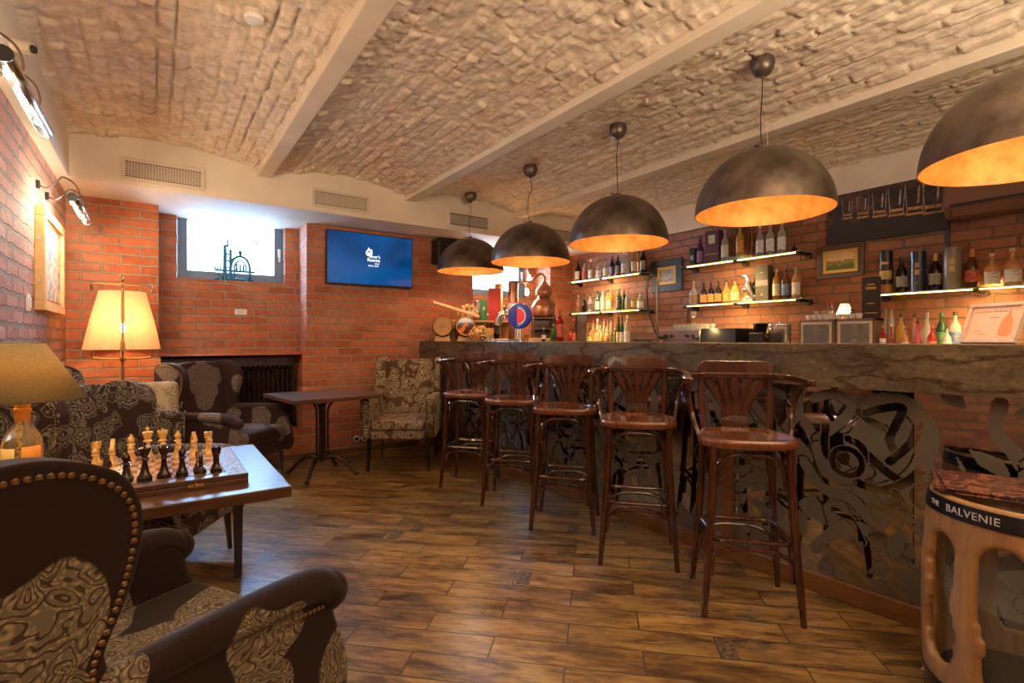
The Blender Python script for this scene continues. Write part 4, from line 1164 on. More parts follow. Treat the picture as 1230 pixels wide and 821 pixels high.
def flat_ring(mb, cx, cz, r0, r1, y, a0=0, a1=360, n=24):
    vs = []
    for i in range(n + 1):
        a = R(a0 + (a1 - a0) * i / n)
        vs += [(cx + r0 * math.cos(a), y, cz + r0 * math.sin(a)), (cx + r1 * math.cos(a), y, cz + r1 * math.sin(a))]
    mb.add(vs, [(2 * i, 2 * i + 1, 2 * i + 3, 2 * i + 2) for i in range(n)])
flat_ring(b, -.028, .072, .022, .036, -.0155); flat_ring(b, -.028, .066, .0, .013, -.0155)
b.add([(-.045, -.0155, .105), (-.034, -.0155, .135), (-.016, -.0155, .105)], [(0, 1, 2)]); b.add([(-.014, -.0155, .10), (.0, -.0155, .118), (.008, -.0155, .09)], [(0, 1, 2)])
b.build('logo_emblem', 'litwhite', tv, smooth=0)
text_mesh("inner's", .046, 'logo_lettering', 'litwhite', tv, T(.035, -.0155, .035), spacing=1.0)
text_mesh('Rooms', .052, 'logo_lettering', 'litwhite', tv, T(.022, -.0155, -.003), sx=.95)
text_mesh('BEER BAR', .022, 'logo_lettering', 'litwhite', tv, T(.020, -.0155, -.066), spacing=1.25)
MB().b2(.035, .085, -.0155, -.0145, -.043, -.037).build('logo_bar', 'litwhite', tv, smooth=0)

M['grillcloth'] = mat('black_speaker_cloth', (.006, .006, .006), .9)
sp = thing('wall_speaker', 'black wall speaker between television and farthest pendant lamp', 'speaker', (2.86, YB - .10, 2.25))
MB().b2(-.20, .20, -.10, .10, -.145, .145).build('cabinet', 'dark', sp, smooth=0, bevel=.02, seg=3)
MB().b2(-.185, .185, -.106, -.099, -.13, .13).build('grille', 'grillcloth', sp, smooth=0, bevel=.01)
for x in (1.775, 1.86):
    t = thing('wall_socket', 'round white wall socket near the floor, %s of the pair' % ('left one' if x < 1.8 else 'right one'), 'socket', (x, YB, .145), group='wall sockets near the floor')
    MB().lathe([(.036, 0), (.036, .010), (.030, .014)], m=Matrix.Rotation(R(90), 4, 'X'), n=20).build('plate', 'white', t); MB().lathe([(.019, .0141), (.019, .0148)], m=Matrix.Rotation(R(90), 4, 'X'), n=16).build('insert', 'dark', t)
p = MB().b2(-.055, .055, -.003, 0, -.028, .028).build('notice_card', 'white', None, smooth=0); p.location = (.705, YN, 1.50)
tag(p, 'small white notice card on the bricks below the left window', 'card')
M['notext'] = mat('grey_print', (.25, .22, .2), .6)
b = MB()
for i in range(4): b.b2(-.035, .035 - .01 * (i % 2), -.0036, -.003, .014 - i * .009 - .001, .014 - i * .009 + .001)
b.build('printed_lines', 'notext', p, smooth=0)

# ornament on the left window sill
M['bluemetal'] = mat('blue_ornament_metal', (.03, .16, .26), .4, .3)  # one plain blue over the whole ornament
og = thing('window_ornament', 'blue metal ornament with spires and crowned arch in the left window', 'ornament', (.655, 5.925, 1.822))
def rodset(name, L_):
    b = MB()
    for q in L_: b.rod(q[0], q[1], q[2] * 1.5, (q[3] if len(q) > 3 else q[2]) * 1.5)
    b.build(name, 'bluemetal', og)
rodset('base', [((-.17, 0, .015), (.17, 0, .015), .010), ((-.17, 0, .10), (.19, 0, .10), .008), ((-.12, 0, .0), (-.12, 0, .05), .02), ((.12, 0, .0), (.12, 0, .05), .02)])
rodset('tower', [((-.085, 0, 0), (-.085, 0, .36), .012), ((-.035, 0, 0), (-.035, 0, .32), .010), ((-.085, 0, .20), (-.035, 0, .20), .006), ((-.085, 0, .27), (-.035, 0, .27), .006), ((-.06, 0, .34), (-.06, 0, .43), .009, .002), ((-.085, 0, .13), (-.035, 0, .13), .006)])
rodset('pipe', [((-.15, 0, .09), (-.15, 0, .20), .006, .002), ((-.125, 0, .09), (-.125, 0, .21), .006, .002), ((-.17, 0, .09), (-.17, 0, .17), .006, .002)])
b = MB(); b.tube(spline([(-.03, 0, .0), (-.03, 0, .15), (.0, 0, .23), (.055, 0, .255), (.11, 0, .23), (.14, 0, .15), (.14, 0, .0)], 6), .014, 8)
b.tube(spline([(.0, 0, .0), (.0, 0, .14), (.02, 0, .19), (.055, 0, .21), (.09, 0, .19), (.108, 0, .14), (.108, 0, .10)], 6), .009, 8); b.build('arch', 'bluemetal', og)
b = MB(); b.rod((.055, 0, .26), (.055, 0, .31), .012, .022); b.rod((.04, 0, .30), (.03, 0, .335), .005, .001); b.rod((.07, 0, .30), (.08, 0, .335), .005, .001); b.rod((.055, 0, .30), (.055, 0, .345), .006, .001); b.build('crown', 'bluemetal', og)
b = MB()
for x, h_ in ((.02, .10), (.055, .09), (.085, .08)): b.rod((x, 0, .10), (x, 0, .10 + h_ * .6), .013, .008); b.ball((x, 0, .11 + h_ * .6), .012, 8)
b.build('figure', 'bluemetal', og)

# ------------------------------------------------------------------ pendant lamps
def pendant(loc, label, zr):
    x, y = loc; zc = 2.775
    t = thing('pendant_lamp', label, 'pendant lamp', (x, y, 0), group='dome pendant lamps over the bar')
    prof = [(.356 * math.cos(a), zr + .352 * math.sin(a)) for a in [R(q) for q in range(0, 91, 5)]]; prof[-1] = (.004, zr + .352)
    MB().lathe(prof, n=64, cap0=False, cap1=False).build('lamp_shade', 'darkmetal', t, smooth=60)
    pin = [(.351 * math.cos(a), zr + .001 + .345 * math.sin(a)) for a in [R(q) for q in range(0, 91, 5)]]; pin[-1] = (.004, zr + .346)
    MB().lathe([(.356, zr), (.351, zr + .001)] + pin[1:], n=64, cap0=False, cap1=False).build('shade_lining', 'gold', t, smooth=60)
    m = MB(); m.lathe([(.06, zc + .01), (.064, zc - .02), (.058, zc - .05), (.040, zc - .078), (.012, zc - .09), (.006, zc - .10)], n=28); m.build('canopy', 'darkmetal', t)
    zt = zr + .352
    dx = random.uniform(-.02, .02)
    MB().tube(spline([(0, 0, zc - .09), (.012 + dx, .01, zc - .2), (-.014, 0, (zc + zt) / 2), (-.02 - dx, .0, zt + .10), (0, 0, zt + .005)], 6), .003, 6).build('cable', 'dark', t)
    for s in (-1, 1):
        MB().rod((s * .018, 0, zc - .08), (s * .055, 0, zt + .012), .0009, n=5).build('suspension_wire', 'chrome', t)
    m = MB(); m.box((0, 0, zt + .008), (.15, .018, .006)); m.rod((0, 0, zt - .01), (0, 0, zt + .02), .02); m.box((zc * 0, 0, zc - .015), (.16, .012, .004)); m.build('bracket', 'darkmetal', t)
    m = MB(); m.rod((0, 0, zt - .01), (0, 0, zt - .09), .02); m.build('bulb_socket', 'dark', t)
    m = MB(); m.ball((0, 0, zt - .13), .04, 14); m.build('bulb', 'bulbhot', t)
    point('pendant_light', (x, y, zt - .185), 8.5, (1.0, .68, .38), .05)
pendant((2.755, 4.72), 'dark dome pendant farthest from the camera, before the slatted vent', 1.945)
pendant((2.77, 3.68), 'dark dome pendant second farthest, in front of the bar window', 1.915)
pendant((2.765, 2.61), 'dark dome pendant hanging third from the camera, in the middle of the row', 1.915)
pendant((2.77, 1.53), 'dark dome pendant second nearest, hanging before the bottle shelves', 1.925)
pendant((2.78, .46), 'dark dome pendant nearest the camera, its orange inside seen from below', 1.915)

# ------------------------------------------------------------------ bottles
CAPS = {'black': (.012, .011, .012), 'gold': (.55, .33, .08), 'red': (.42, .03, .02), 'green': (.02, .12, .05), 'cream': (.62, .50, .33), 'copper': (.55, .20, .07), 'blue': (.05, .16, .5), 'white': (.75, .72, .66), 'grey': (.25, .25, .25), 'purple': (.12, .03, .14)}
for q, c in CAPS.items(): M['cap_' + q] = mat('cap_' + q, c, .35)
LAB = {'white': (.72, .70, .64), 'cream': (.66, .56, .38), 'black': (.02, .02, .02), 'gold': (.55, .38, .12), 'red': (.45, .06, .04), 'blue': (.06, .13, .35), 'orange': (.75, .32, .06), 'purple': (.30, .12, .22), 'green': (.06, .25, .10), 'yellow': (.72, .55, .12), 'grey': (.30, .29, .27), 'brown': (.24, .12, .05)}
def label_mat(q, c):
    m = mat('label_' + q, c, .5)
    nt, b, L = nb(m); tc = node(nt, 'ShaderNodeTexCoord'); sp = node(nt, 'ShaderNodeSeparateXYZ'); L.new(tc.outputs['Object'], sp.inputs[0])
    n = noise(nt, tc.outputs['Object'], 140, 2); n2 = noise(nt, tc.outputs['Object'], 28, 2)
    w_ = math_n(nt, 'SINE', math_n(nt, 'MULTIPLY', sp.outputs[2], 420.0))
    f = math_n(nt, 'MULTIPLY', math_n(nt, 'GREATER_THAN', w_, .15), math_n(nt, 'GREATER_THAN', n.outputs['Fac'], .50))
    f = math_n(nt, 'MULTIPLY', f, math_n(nt, 'MULTIPLY', math_n(nt, 'SUBTRACT', n2.outputs['Fac'], .45), 9.0, True))
    ink = (.55, .42, .2) if sum(c) < .6 else (.10, .06, .05)
    L.new(mixc(nt, math_n(nt, 'MULTIPLY', f, .85), c, ink), b.inputs['Base Color']); return m
for q, c in LAB.items(): M['label_' + q] = label_mat(q, c)
GL = {'clear': (.86, .88, .86), 'amber': (.85, .42, .08), 'gold': (.95, .66, .16), 'green': (.05, .25, .08), 'darkgreen': (.02, .07, .03), 'black': (.02, .014, .012), 'brown': (.25, .09, .03), 'blue': (.03, .08, .25), 'pink': (.80, .42, .30), 'red': (.65, .03, .02), 'purple': (.14, .03, .10), 'honey': (.90, .55, .22), 'teal': (.10, .35, .36)}
for q, c in GL.items():
    M['glass_' + q] = mat('glass_' + q, c, .06, trans=(.25 if q in ('black', 'darkgreen', 'purple') else .72), ior=1.33, coat=.3)
def bottle(loc, h, r, glass, cap, lab, label, group=None, shape='round', face=PI, text=None, caph=.09, name='bottle'):
    P = {'round': [(.90, 0), (1, .02), (1, .60), (.93, .66), (.62, .73), (.38, .78), (.33, .82), (.33, .94)],
         'tall': [(.92, 0), (1, .02), (1, .56), (.92, .64), (.66, .74), (.42, .82), (.36, .86), (.36, .95)],
         'squat': [(.85, 0), (1, .03), (1, .50), (.90, .58), (.55, .68), (.30, .74), (.27, .80), (.27, .93)],
         'flask': [(.72, 0), (.88, .05), (1, .30), (1, .45), (.86, .60), (.55, .72), (.34, .78), (.30, .84), (.30, .93)],
         'bell': [(.90, 0), (1, .05), (.98, .14), (.70, .36), (.42, .55), (.30, .70), (.28, .80), (.28, .93)]}[shape]
    m = MB().lathe([(a * r, b * h) for a, b in P], n=20)
    o = m.build(name, 'glass_' + glass, None, smooth=50)
    o.location = loc; tag(o, label, 'bottle', group)
    nr = P[-1][0] * r
    MB().lathe([(nr * 1.12, h * (1 - caph)), (nr * 1.16, h * (1 - caph * .5)), (nr * 1.12, h), (nr * .3, h * 1.001)], n=14).build('stopper' if caph > .1 else 'cap', 'cap_' + cap, o)
    if lab:
        zz = {'round': (.14, .52), 'tall': (.12, .50), 'squat': (.10, .44), 'flask': (.16, .46), 'bell': (.03, .12)}[shape]
        def rad(z):
            for (a0, b0), (a1, b1) in zip(P, P[1:]):
                if b0 <= z <= b1: return (a0 + (a1 - a0) * (z - b0) / (b1 - b0)) * r
        pr = [(rad(zz[0] + (zz[1] - zz[0]) * q / 5) + .0008, h * (zz[0] + (zz[1] - zz[0]) * q / 5)) for q in range(6)]
        MB().lathe(pr, n=14, a0=face - 1.25, a1=face + 1.25, cap0=False).build('paper_label', 'label_' + lab, o)
        if text:
            for i, (tx, sz) in enumerate(text):
                text_mesh(tx, sz, 'label_lettering', 'notext', o, Matrix.Translation((0, 0, h * .40 - i * .028)), bendr=r + .0016, ang=face, extrude=.0004)
    return o
ordn = ['first', 'second', 'third', 'fourth', 'fifth', 'sixth', 'seventh', 'eighth', 'ninth', 'tenth', 'eleventh', 'twelfth', 'thirteenth', 'fourteenth', 'fifteenth']
CN = {'clear': 'clear glass', 'amber': 'amber', 'gold': 'golden', 'green': 'green', 'darkgreen': 'dark green', 'black': 'black', 'brown': 'brown', 'blue': 'dark blue', 'pink': 'pinkish', 'red': 'red', 'purple': 'dark purple', 'honey': 'honey coloured', 'teal': 'teal'}
def row(rows, x, z, where, group):
    for i, (y, h, r, g, c, l, sh) in enumerate(rows):
        lb = '%s bottle with %s, %s from left %s' % (CN[g], (l + ' label') if l else (c + ' cap'), ordn[i], where)
        bottle((x + random.uniform(-.012, .012), y, z), h, r, g, c, l, lb, group, sh, face=PI + .25)

def led_shelf(y0, y1, z, brk, label, depth=.22, pw=1.0):
    t = thing('glass_shelf', label, 'shelf', (XR, 0, z))
    MB().b2(-depth, -.004, y0, y1, -.010, 0).build('glass_board', 'shelfglass', t, smooth=0, bevel=.001)
    MB().b2(-depth + .03, -depth + .040, y0 + .03, y1 - .05, -.0165, -.011).build('led_strip', 'led', t, smooth=0)
    for y in brk:
        b = MB(); b.b2(-.19, -.0, y - .014, y + .014, -.030, -.011); b.rod((0, y, -.03), (-.035, y, -.03), .032); b.rod((-depth + .005, y, -.02), (-depth + .06, y, -.02), .017)
        b.build('bracket', 'iron', t)
    ln = abs(y1 - y0) * .9
    area('shelf_led_light', (XR - depth + .05, (y0 + y1) / 2, z - .026), (XR - depth + .21, (y0 + y1) / 2, z - .326), .015, ln, 8.5 * ln * pw, (1.0, .62, .22))
    return t
M['shelfglass'] = mat('green_edged_shelf_glass', (.55, .70, .62), .08, trans=.6, ior=1.4)
ZA, ZBs, ZC, ZD, ZE = 2.013, 1.581, 2.011, 1.588, 1.583
led_shelf(4.03, 5.36, ZA, (4.06, 4.72, 5.30), 'upper glass shelf with led strip in the far corner')
led_shelf(4.03, 5.36, ZBs, (4.06, 4.72, 5.30), 'lower glass shelf with led strip in the far corner', pw=.3)
led_shelf(2.22, 3.50, ZC, (2.26, 2.86, 3.44), 'upper glass shelf with led strip between the two framed pictures')
led_shelf(2.22, 3.50, ZD, (2.26, 2.86, 3.44), 'lower glass shelf with led strip between the two framed pictures')
led_shelf(.30, 1.70, ZE, (.35, 1.06, 1.66), 'glass shelf with led strip under the large canvas, nearest camera')

row([(5.260, .292, .038, 'black', 'black', 'cream', 'tall'), (5.122, .274, .035, 'clear', 'black', 'red', 'round'), (5.004, .277, .031, 'pink', 'white', 'white', 'tall'), (4.855, .258, .040, 'clear', 'green', 'white', 'squat'), (4.718, .249, .035, 'clear', 'black', 'white', 'round'), (4.613, .269, .029, 'black', 'purple', 'blue', 'tall'), (4.511, .267, .031, 'blue', 'black', 'grey', 'round'), (4.407, .300, .035, 'clear', 'white', 'white', 'tall'), (4.340, .281, .024, 'clear', 'grey', None, 'tall'), (4.251, .300, .034, 'amber', 'cream', 'cream', 'round'), (4.172, .274, .026, 'honey', 'black', 'orange', 'tall'), (4.100, .288, .035, 'black', 'white', 'grey', 'round')], 4.775, ZA, 'on upper corner shelf', 'bottles on the upper corner shelf')
row([(5.246, .249, .031, 'pink', 'cream', None, 'round'), (5.122, .240, .032, 'black', 'black', None, 'round'), (5.011, .250, .036, 'clear', 'black', 'black', 'flask'), (4.874, .275, .031, 'teal', 'black', 'white', 'tall'), (4.789, .270, .031, 'clear', 'cream', 'cream', 'round'), (4.690, .278, .026, 'gold', 'black', 'white', 'tall'), (4.618, .272, .031, 'gold', 'gold', 'grey', 'round'), (4.488, .275, .034, 'green', 'green', 'black', 'round'), (4.410, .254, .026, 'darkgreen', 'black', None, 'tall'), (4.336, .226, .033, 'clear', 'red', 'grey', 'round'), (4.240, .218, .039, 'gold', 'copper', 'gold', 'flask'), (4.131, .209, .046, 'clear', 'red', 'white', 'squat')], 4.775, ZBs, 'on lower corner shelf', 'bottles on the lower corner shelf')
row([(5.26, .384, .030, 'brown', 'red', 'red', 'tall'), (5.17, .291, .027, 'pink', 'red', 'cream', 'round'), (5.09, .35, .027, 'clear', 'gold', 'white', 'tall'), (5.02, .36, .025, 'amber', 'black', 'cream', 'round'), (4.95, .268, .026, 'black', 'black', 'grey', 'round'), (4.89, .355, .026, 'honey', 'red', 'orange', 'tall'), (4.825, .37, .029, 'clear', 'white', 'white', 'tall'), (4.757, .285, .027, 'gold', 'gold', 'cream', 'flask'), (4.695, .36, .027, 'clear', 'red', 'yellow', 'tall'), (4.635, .346, .026, 'honey', 'blue', 'cream', 'round'), (4.575, .37, .028, 'clear', 'black', 'green', 'tall'), (4.515, .25, .024, 'amber', 'cream', 'brown', 'round'), (4.455, .385, .028, 'darkgreen', 'black', 'cream', 'tall'), (4.385, .38, .028, 'darkgreen', 'black', 'white', 'tall'), (4.300, .395, .040, 'clear', 'white', 'white', 'round')], 4.72, 1.12, 'on the corner ledge', 'bottles on the corner ledge')
row([(5.22, .25, .026, 'red', 'black', None, 'round'), (5.12, .24, .027, 'honey', 'gold', 'red', 'squat'), (5.02, .26, .026, 'clear', 'red', 'white', 'round'), (4.92, .22, .025, 'pink', 'cream', None, 'bell'), (4.82, .25, .026, 'amber', 'black', 'yellow', 'round'), (4.72, .23, .026, 'gold', 'red', 'white', 'squat'), (4.62, .25, .026, 'clear', 'green', 'orange', 'round'), (4.52, .22, .026, 'honey', 'white', 'red', 'round')], 4.61, 1.12, 'in corner ledge front row', 'short bottles in front on the corner ledge')
# upper middle shelf
def boxed(loc, w, d, h, m, label, gold=None, cyl=False, cat='box', name='gift_box', lettering=None, rz=0):
    t = thing(name, label, cat, loc, rz)
    if cyl: MB().lathe([(w / 2, 0), (w / 2, h * .86)], n=32).build('tube', m, t); MB().lathe([(w / 2 * 1.01, h * .86), (w / 2 * 1.01, h)], n=32).build('lid', m, t)
    else: MB().b2(-d / 2, d / 2, -w / 2, w / 2, 0, h).build('carton', m, t, smooth=0, bevel=.002)
    if gold:
        for (zz, ww, hh, mm) in gold:
            if cyl: MB().lathe([(w / 2 + .001, h * zz), (w / 2 + .001, h * zz + hh)], n=16, a0=PI + .15 - ww / w, a1=PI + .15 + ww / w, cap0=False).build('printed_panel', mm, t)
            else: MB().b2(-d / 2 - .001, -d / 2, -ww / 2, ww / 2, h * zz, h * zz + hh).build('printed_panel', mm, t, smooth=0)
    if lettering:
        for tx, sz, zz in lettering:
            mt = Matrix.Rotation(R(-90), 4, 'Z') @ X90
            if cyl: text_mesh(tx, sz, 'printed_lettering', 'cap_gold', t, Matrix.Translation((0, 0, h * zz)), bendr=w / 2 + .002, ang=PI + .15)
            else: text_mesh(tx, sz, 'printed_lettering', 'cap_gold', t, Matrix.Translation((-d / 2 - .0015, 0, h * zz)) @ mt)
    return t
M['maroon'] = noisy_mat('maroon_carton', (.09, .018, .03), (.13, .03, .045), 5, .4, bstr=0)
M['navybox'] = noisy_mat('navy_tin', (.012, .02, .045), (.02, .035, .08), 5, .3, bstr=0)
M['blackbox'] = noisy_mat('black_carton', (.014, .011, .014), (.03, .022, .024), 5, .4, bstr=0)
M['greybox'] = noisy_mat('grey_carton', (.07, .06, .045), (.10, .085, .065), 5, .45, bstr=0)
M['taupe'] = noisy_mat('taupe_tube', (.22, .18, .13), (.28, .23, .17), 5, .35, bstr=0)
M['redbox'] = noisy_mat('red_carton', (.62, .03, .025), (.72, .05, .035), 5, .4, bstr=0)
M['greentin'] = noisy_mat('green_tube', (.05, .26, .08), (.09, .36, .12), 5, .35, bstr=0)
boxed((4.79, 3.412, ZC), .062, .07, .20, 'blackbox', 'small black patterned gift box at the left end of the upper middle shelf', [(.35, .04, .05, 'label_grey')])
g2 = 'bottles on the upper middle shelf'
bottle((4.78, 3.325, ZC), .306, .033, 'purple', 'purple', 'purple', 'dark wine coloured bottle with mauve label beside the small black box', g2, 'tall', face=PI + .25)
boxed((4.79, 3.165, ZC), .16, .09, .345, 'maroon', 'large maroon whisky carton with cream label on the upper middle shelf', [(.60, .075, .09, 'label_cream'), (.28, .15, .008, 'cap_gold')])
bottle((4.765, 3.025, ZC), .331, .038, 'clear', 'grey', 'white', 'clear bottle with broad white label right of the maroon carton', g2, 'round', face=PI + .25)
mf = thing('display_cradle', 'tall curved gilt display cradle standing around the golden whisky bottle', 'stand', (4.79, 2.865, ZC))
b = MB(); b.tube(spline([(.06, -.07, .03), (.05, -.085, .18), (.06, -.075, .345)], 8), .006, 8); b.build('gilt_hoop', 'brightbrass', mf)
b = MB(); b.b2(.052, .062, -.06, .08, .03, .34); b.build('backboard', 'darkoak', mf, smooth=0, bevel=.003)
MB().b2(-.10, .07, -.09, .095, .0, .03).build('plinth', 'shelfglass', mf, smooth=0, bevel=.003)
bottle((4.775, 2.868, ZC + .03), .315, .038, 'gold', 'copper', 'orange', 'golden whisky bottle held in the gilt cradle', g2, 'round', face=PI + .25)
for i, y in enumerate((2.663, 2.562, 2.453)):
    bottle((4.775, y, ZC), .31, .037, 'clear', 'cream', 'white', 'clear bottle with plain white label, %s of three alike near the right shelf end' % ordn[i], g2, 'round', face=PI + .25)
bottle((4.76, 2.335, ZC), .068, .024, 'black', 'black', None, 'tiny squat black jar at the right end of the upper middle shelf', None, 'squat', name='small_jar')
# lower middle shelf
g3 = 'bottles on the lower middle shelf'
bottle((4.775, 3.403, ZD), .267, .042, 'clear', 'grey', 'brown', 'squat clear bottle at the left end of the lower middle shelf', g3, 'squat', face=PI + .25)
for i, y in enumerate((3.279, 3.192, 3.107)):
    bottle((4.775, y, ZD), .24, .036, 'black', 'black', 'orange', 'short black bottle with orange label, %s of three alike' % ordn[i], g3, 'squat', face=PI + .25)
bottle((4.775, 3.014, ZD), .240, .038, 'honey', 'black', 'orange', 'short honey coloured bottle next to the black trio', g3, 'squat', face=PI + .25)
bottle((4.775, 2.920, ZD), .241, .044, 'gold', 'black', 'cream', 'short golden bottle with cream label left of the silver horse', g3, 'squat', face=PI + .25)
hs = thing('silver_figurine', 'silver rearing horse bottle holder on the lower middle shelf', 'figurine', (4.77, 2.775, ZD), R(180))
b = MB(); b.tube(spline([(0, .05, .02), (0, .035, .06), (0, .01, .11), (0, -.005, .16), (0, .0, .21), (0, -.02, .25)], 5), [.012 + .014 * math.sin(q / 25 * PI) + .004 for q in range(26)], 10); b.ball((0, -.035, .262), .02, 10, 1, 1.6, .8); b.build('body', 'chrome', hs)
b = MB(); b.tube(spline([(0, .03, .06), (0, .07, .05), (0, .075, .0)], 4), .008, 8); b.tube(spline([(.012, .0, .12), (.02, -.05, .13), (.02, -.055, .08)], 4), .007, 8); b.tube(spline([(-.012, .0, .14), (-.02, -.05, .17), (-.02, -.065, .13)], 4), .007, 8); b.tube(spline([(0, .03, .05), (0, -.02, .03), (0, -.03, .0)], 4), .009, 8); b.build('leg', 'chrome', hs)
MB().b2(-.04, .04, -.075, .085, 0, .008).build('base', 'chrome', hs, bevel=.003)
bottle((4.83, 2.74, ZD), .27, .032, 'black', 'black', None, 'dark bottle standing behind the silver horse figurine', g3, 'round', face=PI)
boxed((4.79, 2.630, ZD), .125, .09, .343, 'greybox', 'tall grey whisky carton with pale band on the lower middle shelf', [(.42, .124, .055, 'label_grey'), (.78, .03, .006, 'cap_gold'), (.15, .015, .02, 'cap_gold')])
for i, (y, h_, g, l) in enumerate(((2.501, .293, 'amber', 'cream'), (2.416, .280, 'brown', 'blue'), (2.323, .285, 'honey', 'white'))):
    bottle((4.775, y, ZD), h_, .037, g, ('grey', 'black', 'grey')[i], l, '%s bottle with %s label right of the grey carton, %s of three' % (CN[g], l, ordn[i]), g3, 'round', face=PI + .25)
# near shelf
g4 = 'bottles on the shelf under the canvas'
boxed((4.775, 1.628, ZE), .092, .09, .342, 'blackbox', 'black tube with copper bands at the left end of the near shelf', [(0.02, .12, .065, 'cap_copper'), (.33, .10, .07, 'label_gold'), (.68, .05, .02, 'label_orange')], True)
bottle((4.78, 1.524, ZE), .281, .040, 'black', 'black', 'grey', 'black bottle with grey label between two dark tubes', g4, 'flask', face=PI + .3)
boxed((4.775, 1.418, ZE), .100, .10, .305, 'navybox', 'navy blue tube with small gold emblem on the near shelf', [(.42, .025, .035, 'cap_gold'), (.60, .022, .035, 'cap_copper'), (.53, .10, .002, 'cap_gold')], True, lettering=[('12', .022, .22)])
bottle((4.78, 1.314, ZE), .280, .042, 'black', 'gold', 'grey', 'black bottle with gold stopper beside the taupe tube', g4, 'flask', face=PI + .3, caph=.2)
boxed((4.775, 1.214, ZE), .105, .10, .308, 'taupe', 'taupe tube with gold emblem on the near shelf', [(.42, .032, .04, 'cap_gold'), (.60, .03, .035, 'cap_gold')], True)
bottle((4.78, 1.106, ZE), .282, .042, 'brown', 'copper', 'red', 'dark brown bottle with copper stopper and red label', g4, 'flask', face=PI + .3, caph=.2)
bottle((4.775, 1.000, ZE), .237, .044, 'honey', 'cream', 'white', 'squat honey coloured bottle with lettered white label, left of the pair', g4, 'squat', face=PI + .45, text=[('TULLAMORE', .0125), ('DEW', .016)])
bottle((4.775, .895, ZE), .258, .046, 'honey', 'cream', 'white', 'squat honey coloured bottle with lettered white label, right of the pair', g4, 'squat', face=PI + .45, text=[('TULLAMORE', .0135), ('DEW', .017)])
row([(1.578, .338, .020, 'clear', 'grey', None, 'tall'), (1.536, .362, .022, 'clear', 'red', None, 'tall'), (1.475, .292, .030, 'gold', 'black', None, 'round'), (1.393, .289, .029, 'pink', 'black', None, 'round'), (1.318, .297, .040, 'clear', 'grey', None, 'squat'), (1.236, .293, .031, 'darkgreen', 'green', 'green', 'round'), (1.162, .296, .035, 'clear', 'black', 'blue', 'round')], 4.62, 1.12, 'beneath the near shelf', 'bottles on the counter below the near shelf')
row([(1.555, .205, .020, 'red', 'grey', 'white', 'round'), (1.500, .215, .020, 'red', 'cream', None, 'bell'), (1.415, .185, .024, 'pink', 'green', 'cream', 'squat'), (1.340, .235, .036, 'red', 'black', None, 'bell'), (1.255, .20, .028, 'red', 'red', 'red', 'squat'), (1.175, .19, .025, 'clear', 'black', 'white', 'squat')], 4.50, 1.12, 'in front row beneath near shelf', 'small bottles in the front row')

# ------------------------------------------------------------------ pictures and air conditioner on the bar wall
def picture(label, y0, y1, z0, z1, fw, fm, am, inner=None, glass=False, cat='picture'):
    t = thing('framed_picture', label, cat, (XR, (y0 + y1) / 2, (z0 + z1) / 2)); hy, hz = abs(y1 - y0) / 2, (z1 - z0) / 2
    b = MB(); b.b2(-.03, 0, -hy, hy, hz - fw, hz); b.b2(-.03, 0, -hy, hy, -hz, -hz + fw); b.b2(-.03, 0, -hy, -hy + fw, -hz + fw, hz - fw); b.b2(-.03, 0, hy - fw, hy, -hz + fw, hz - fw)
    b.build('frame', fm, t, smooth=0, bevel=.005)
    a, c = hy - fw, hz - fw
    if inner:
        e = inner
        b = MB(); b.b2(-.022, -.002, -a, a, c - e, c); b.b2(-.022, -.002, -a, a, -c, -c + e); b.b2(-.022, -.002, -a, -a + e, -c + e, c - e); b.b2(-.022, -.002, a - e, a, -c + e, c - e)
        b.build('gilt_slip', 'giltslip', t, smooth=0, bevel=.002); a -= e; c -= e
    MB().b2(-.012, -.001, -a, a, -c, c).build('painted_image', am, t, smooth=0)
    return t
M['giltslip'] = mat('gilt_slip', (.62, .40, .10), .35, .7)
M['bluegreyframe'] = mat('blue_grey_frame', (.035, .055, .08), .35)
M['brownframe'] = wood_mat('dark_brown_frame', (.06, .03, .018), (.12, .06, .035), 8, (3, 1, 3), .3, .4)
M['engraving'] = art_mat('grey_engraving', 8.8, [(.05, .06, .08), (.25, .28, .32), (.55, .55, .52), (.20, .22, .27)], 22)
picture('blue grey framed engraving with gilt slip above the bar tap', 3.611, 4.046, 1.775, 2.150, .085, 'bluegreyframe', 'engraving', .03)
def landscape():
    m = mat('small_landscape', (.5, .4, .2), .4)
    nt, b, L = nb(m); tc = node(nt, 'ShaderNodeTexCoord'); sp = node(nt, 'ShaderNodeSeparateXYZ'); L.new(tc.outputs['Object'], sp.inputs[0])
    n = noise(nt, tc.outputs['Object'], 25, 4)
    f = math_n(nt, 'ADD', math_n(nt, 'MULTIPLY', sp.outputs[2], 5.0), math_n(nt, 'MULTIPLY', n.outputs['Fac'], .35))
    r = ramp(nt, [(-.0, (.12, .14, .03)), (.12, (.32, .32, .06)), (.17, (.22, .10, .05)), (.24, (.75, .50, .25)), (.5, (.55, .38, .22)), (.8, (.80, .62, .38))])
    f = math_n(nt, 'ADD', f, .02); L.new(f, r.inputs[0]); L.new(r.outputs[0], b.inputs['Base Color']); return m
M['landscape'] = landscape()
picture('small golden landscape in a dark wooden frame below the large canvas', 1.813, 2.181, 1.755, 2.045, .045, 'brownframe', 'landscape', .028)
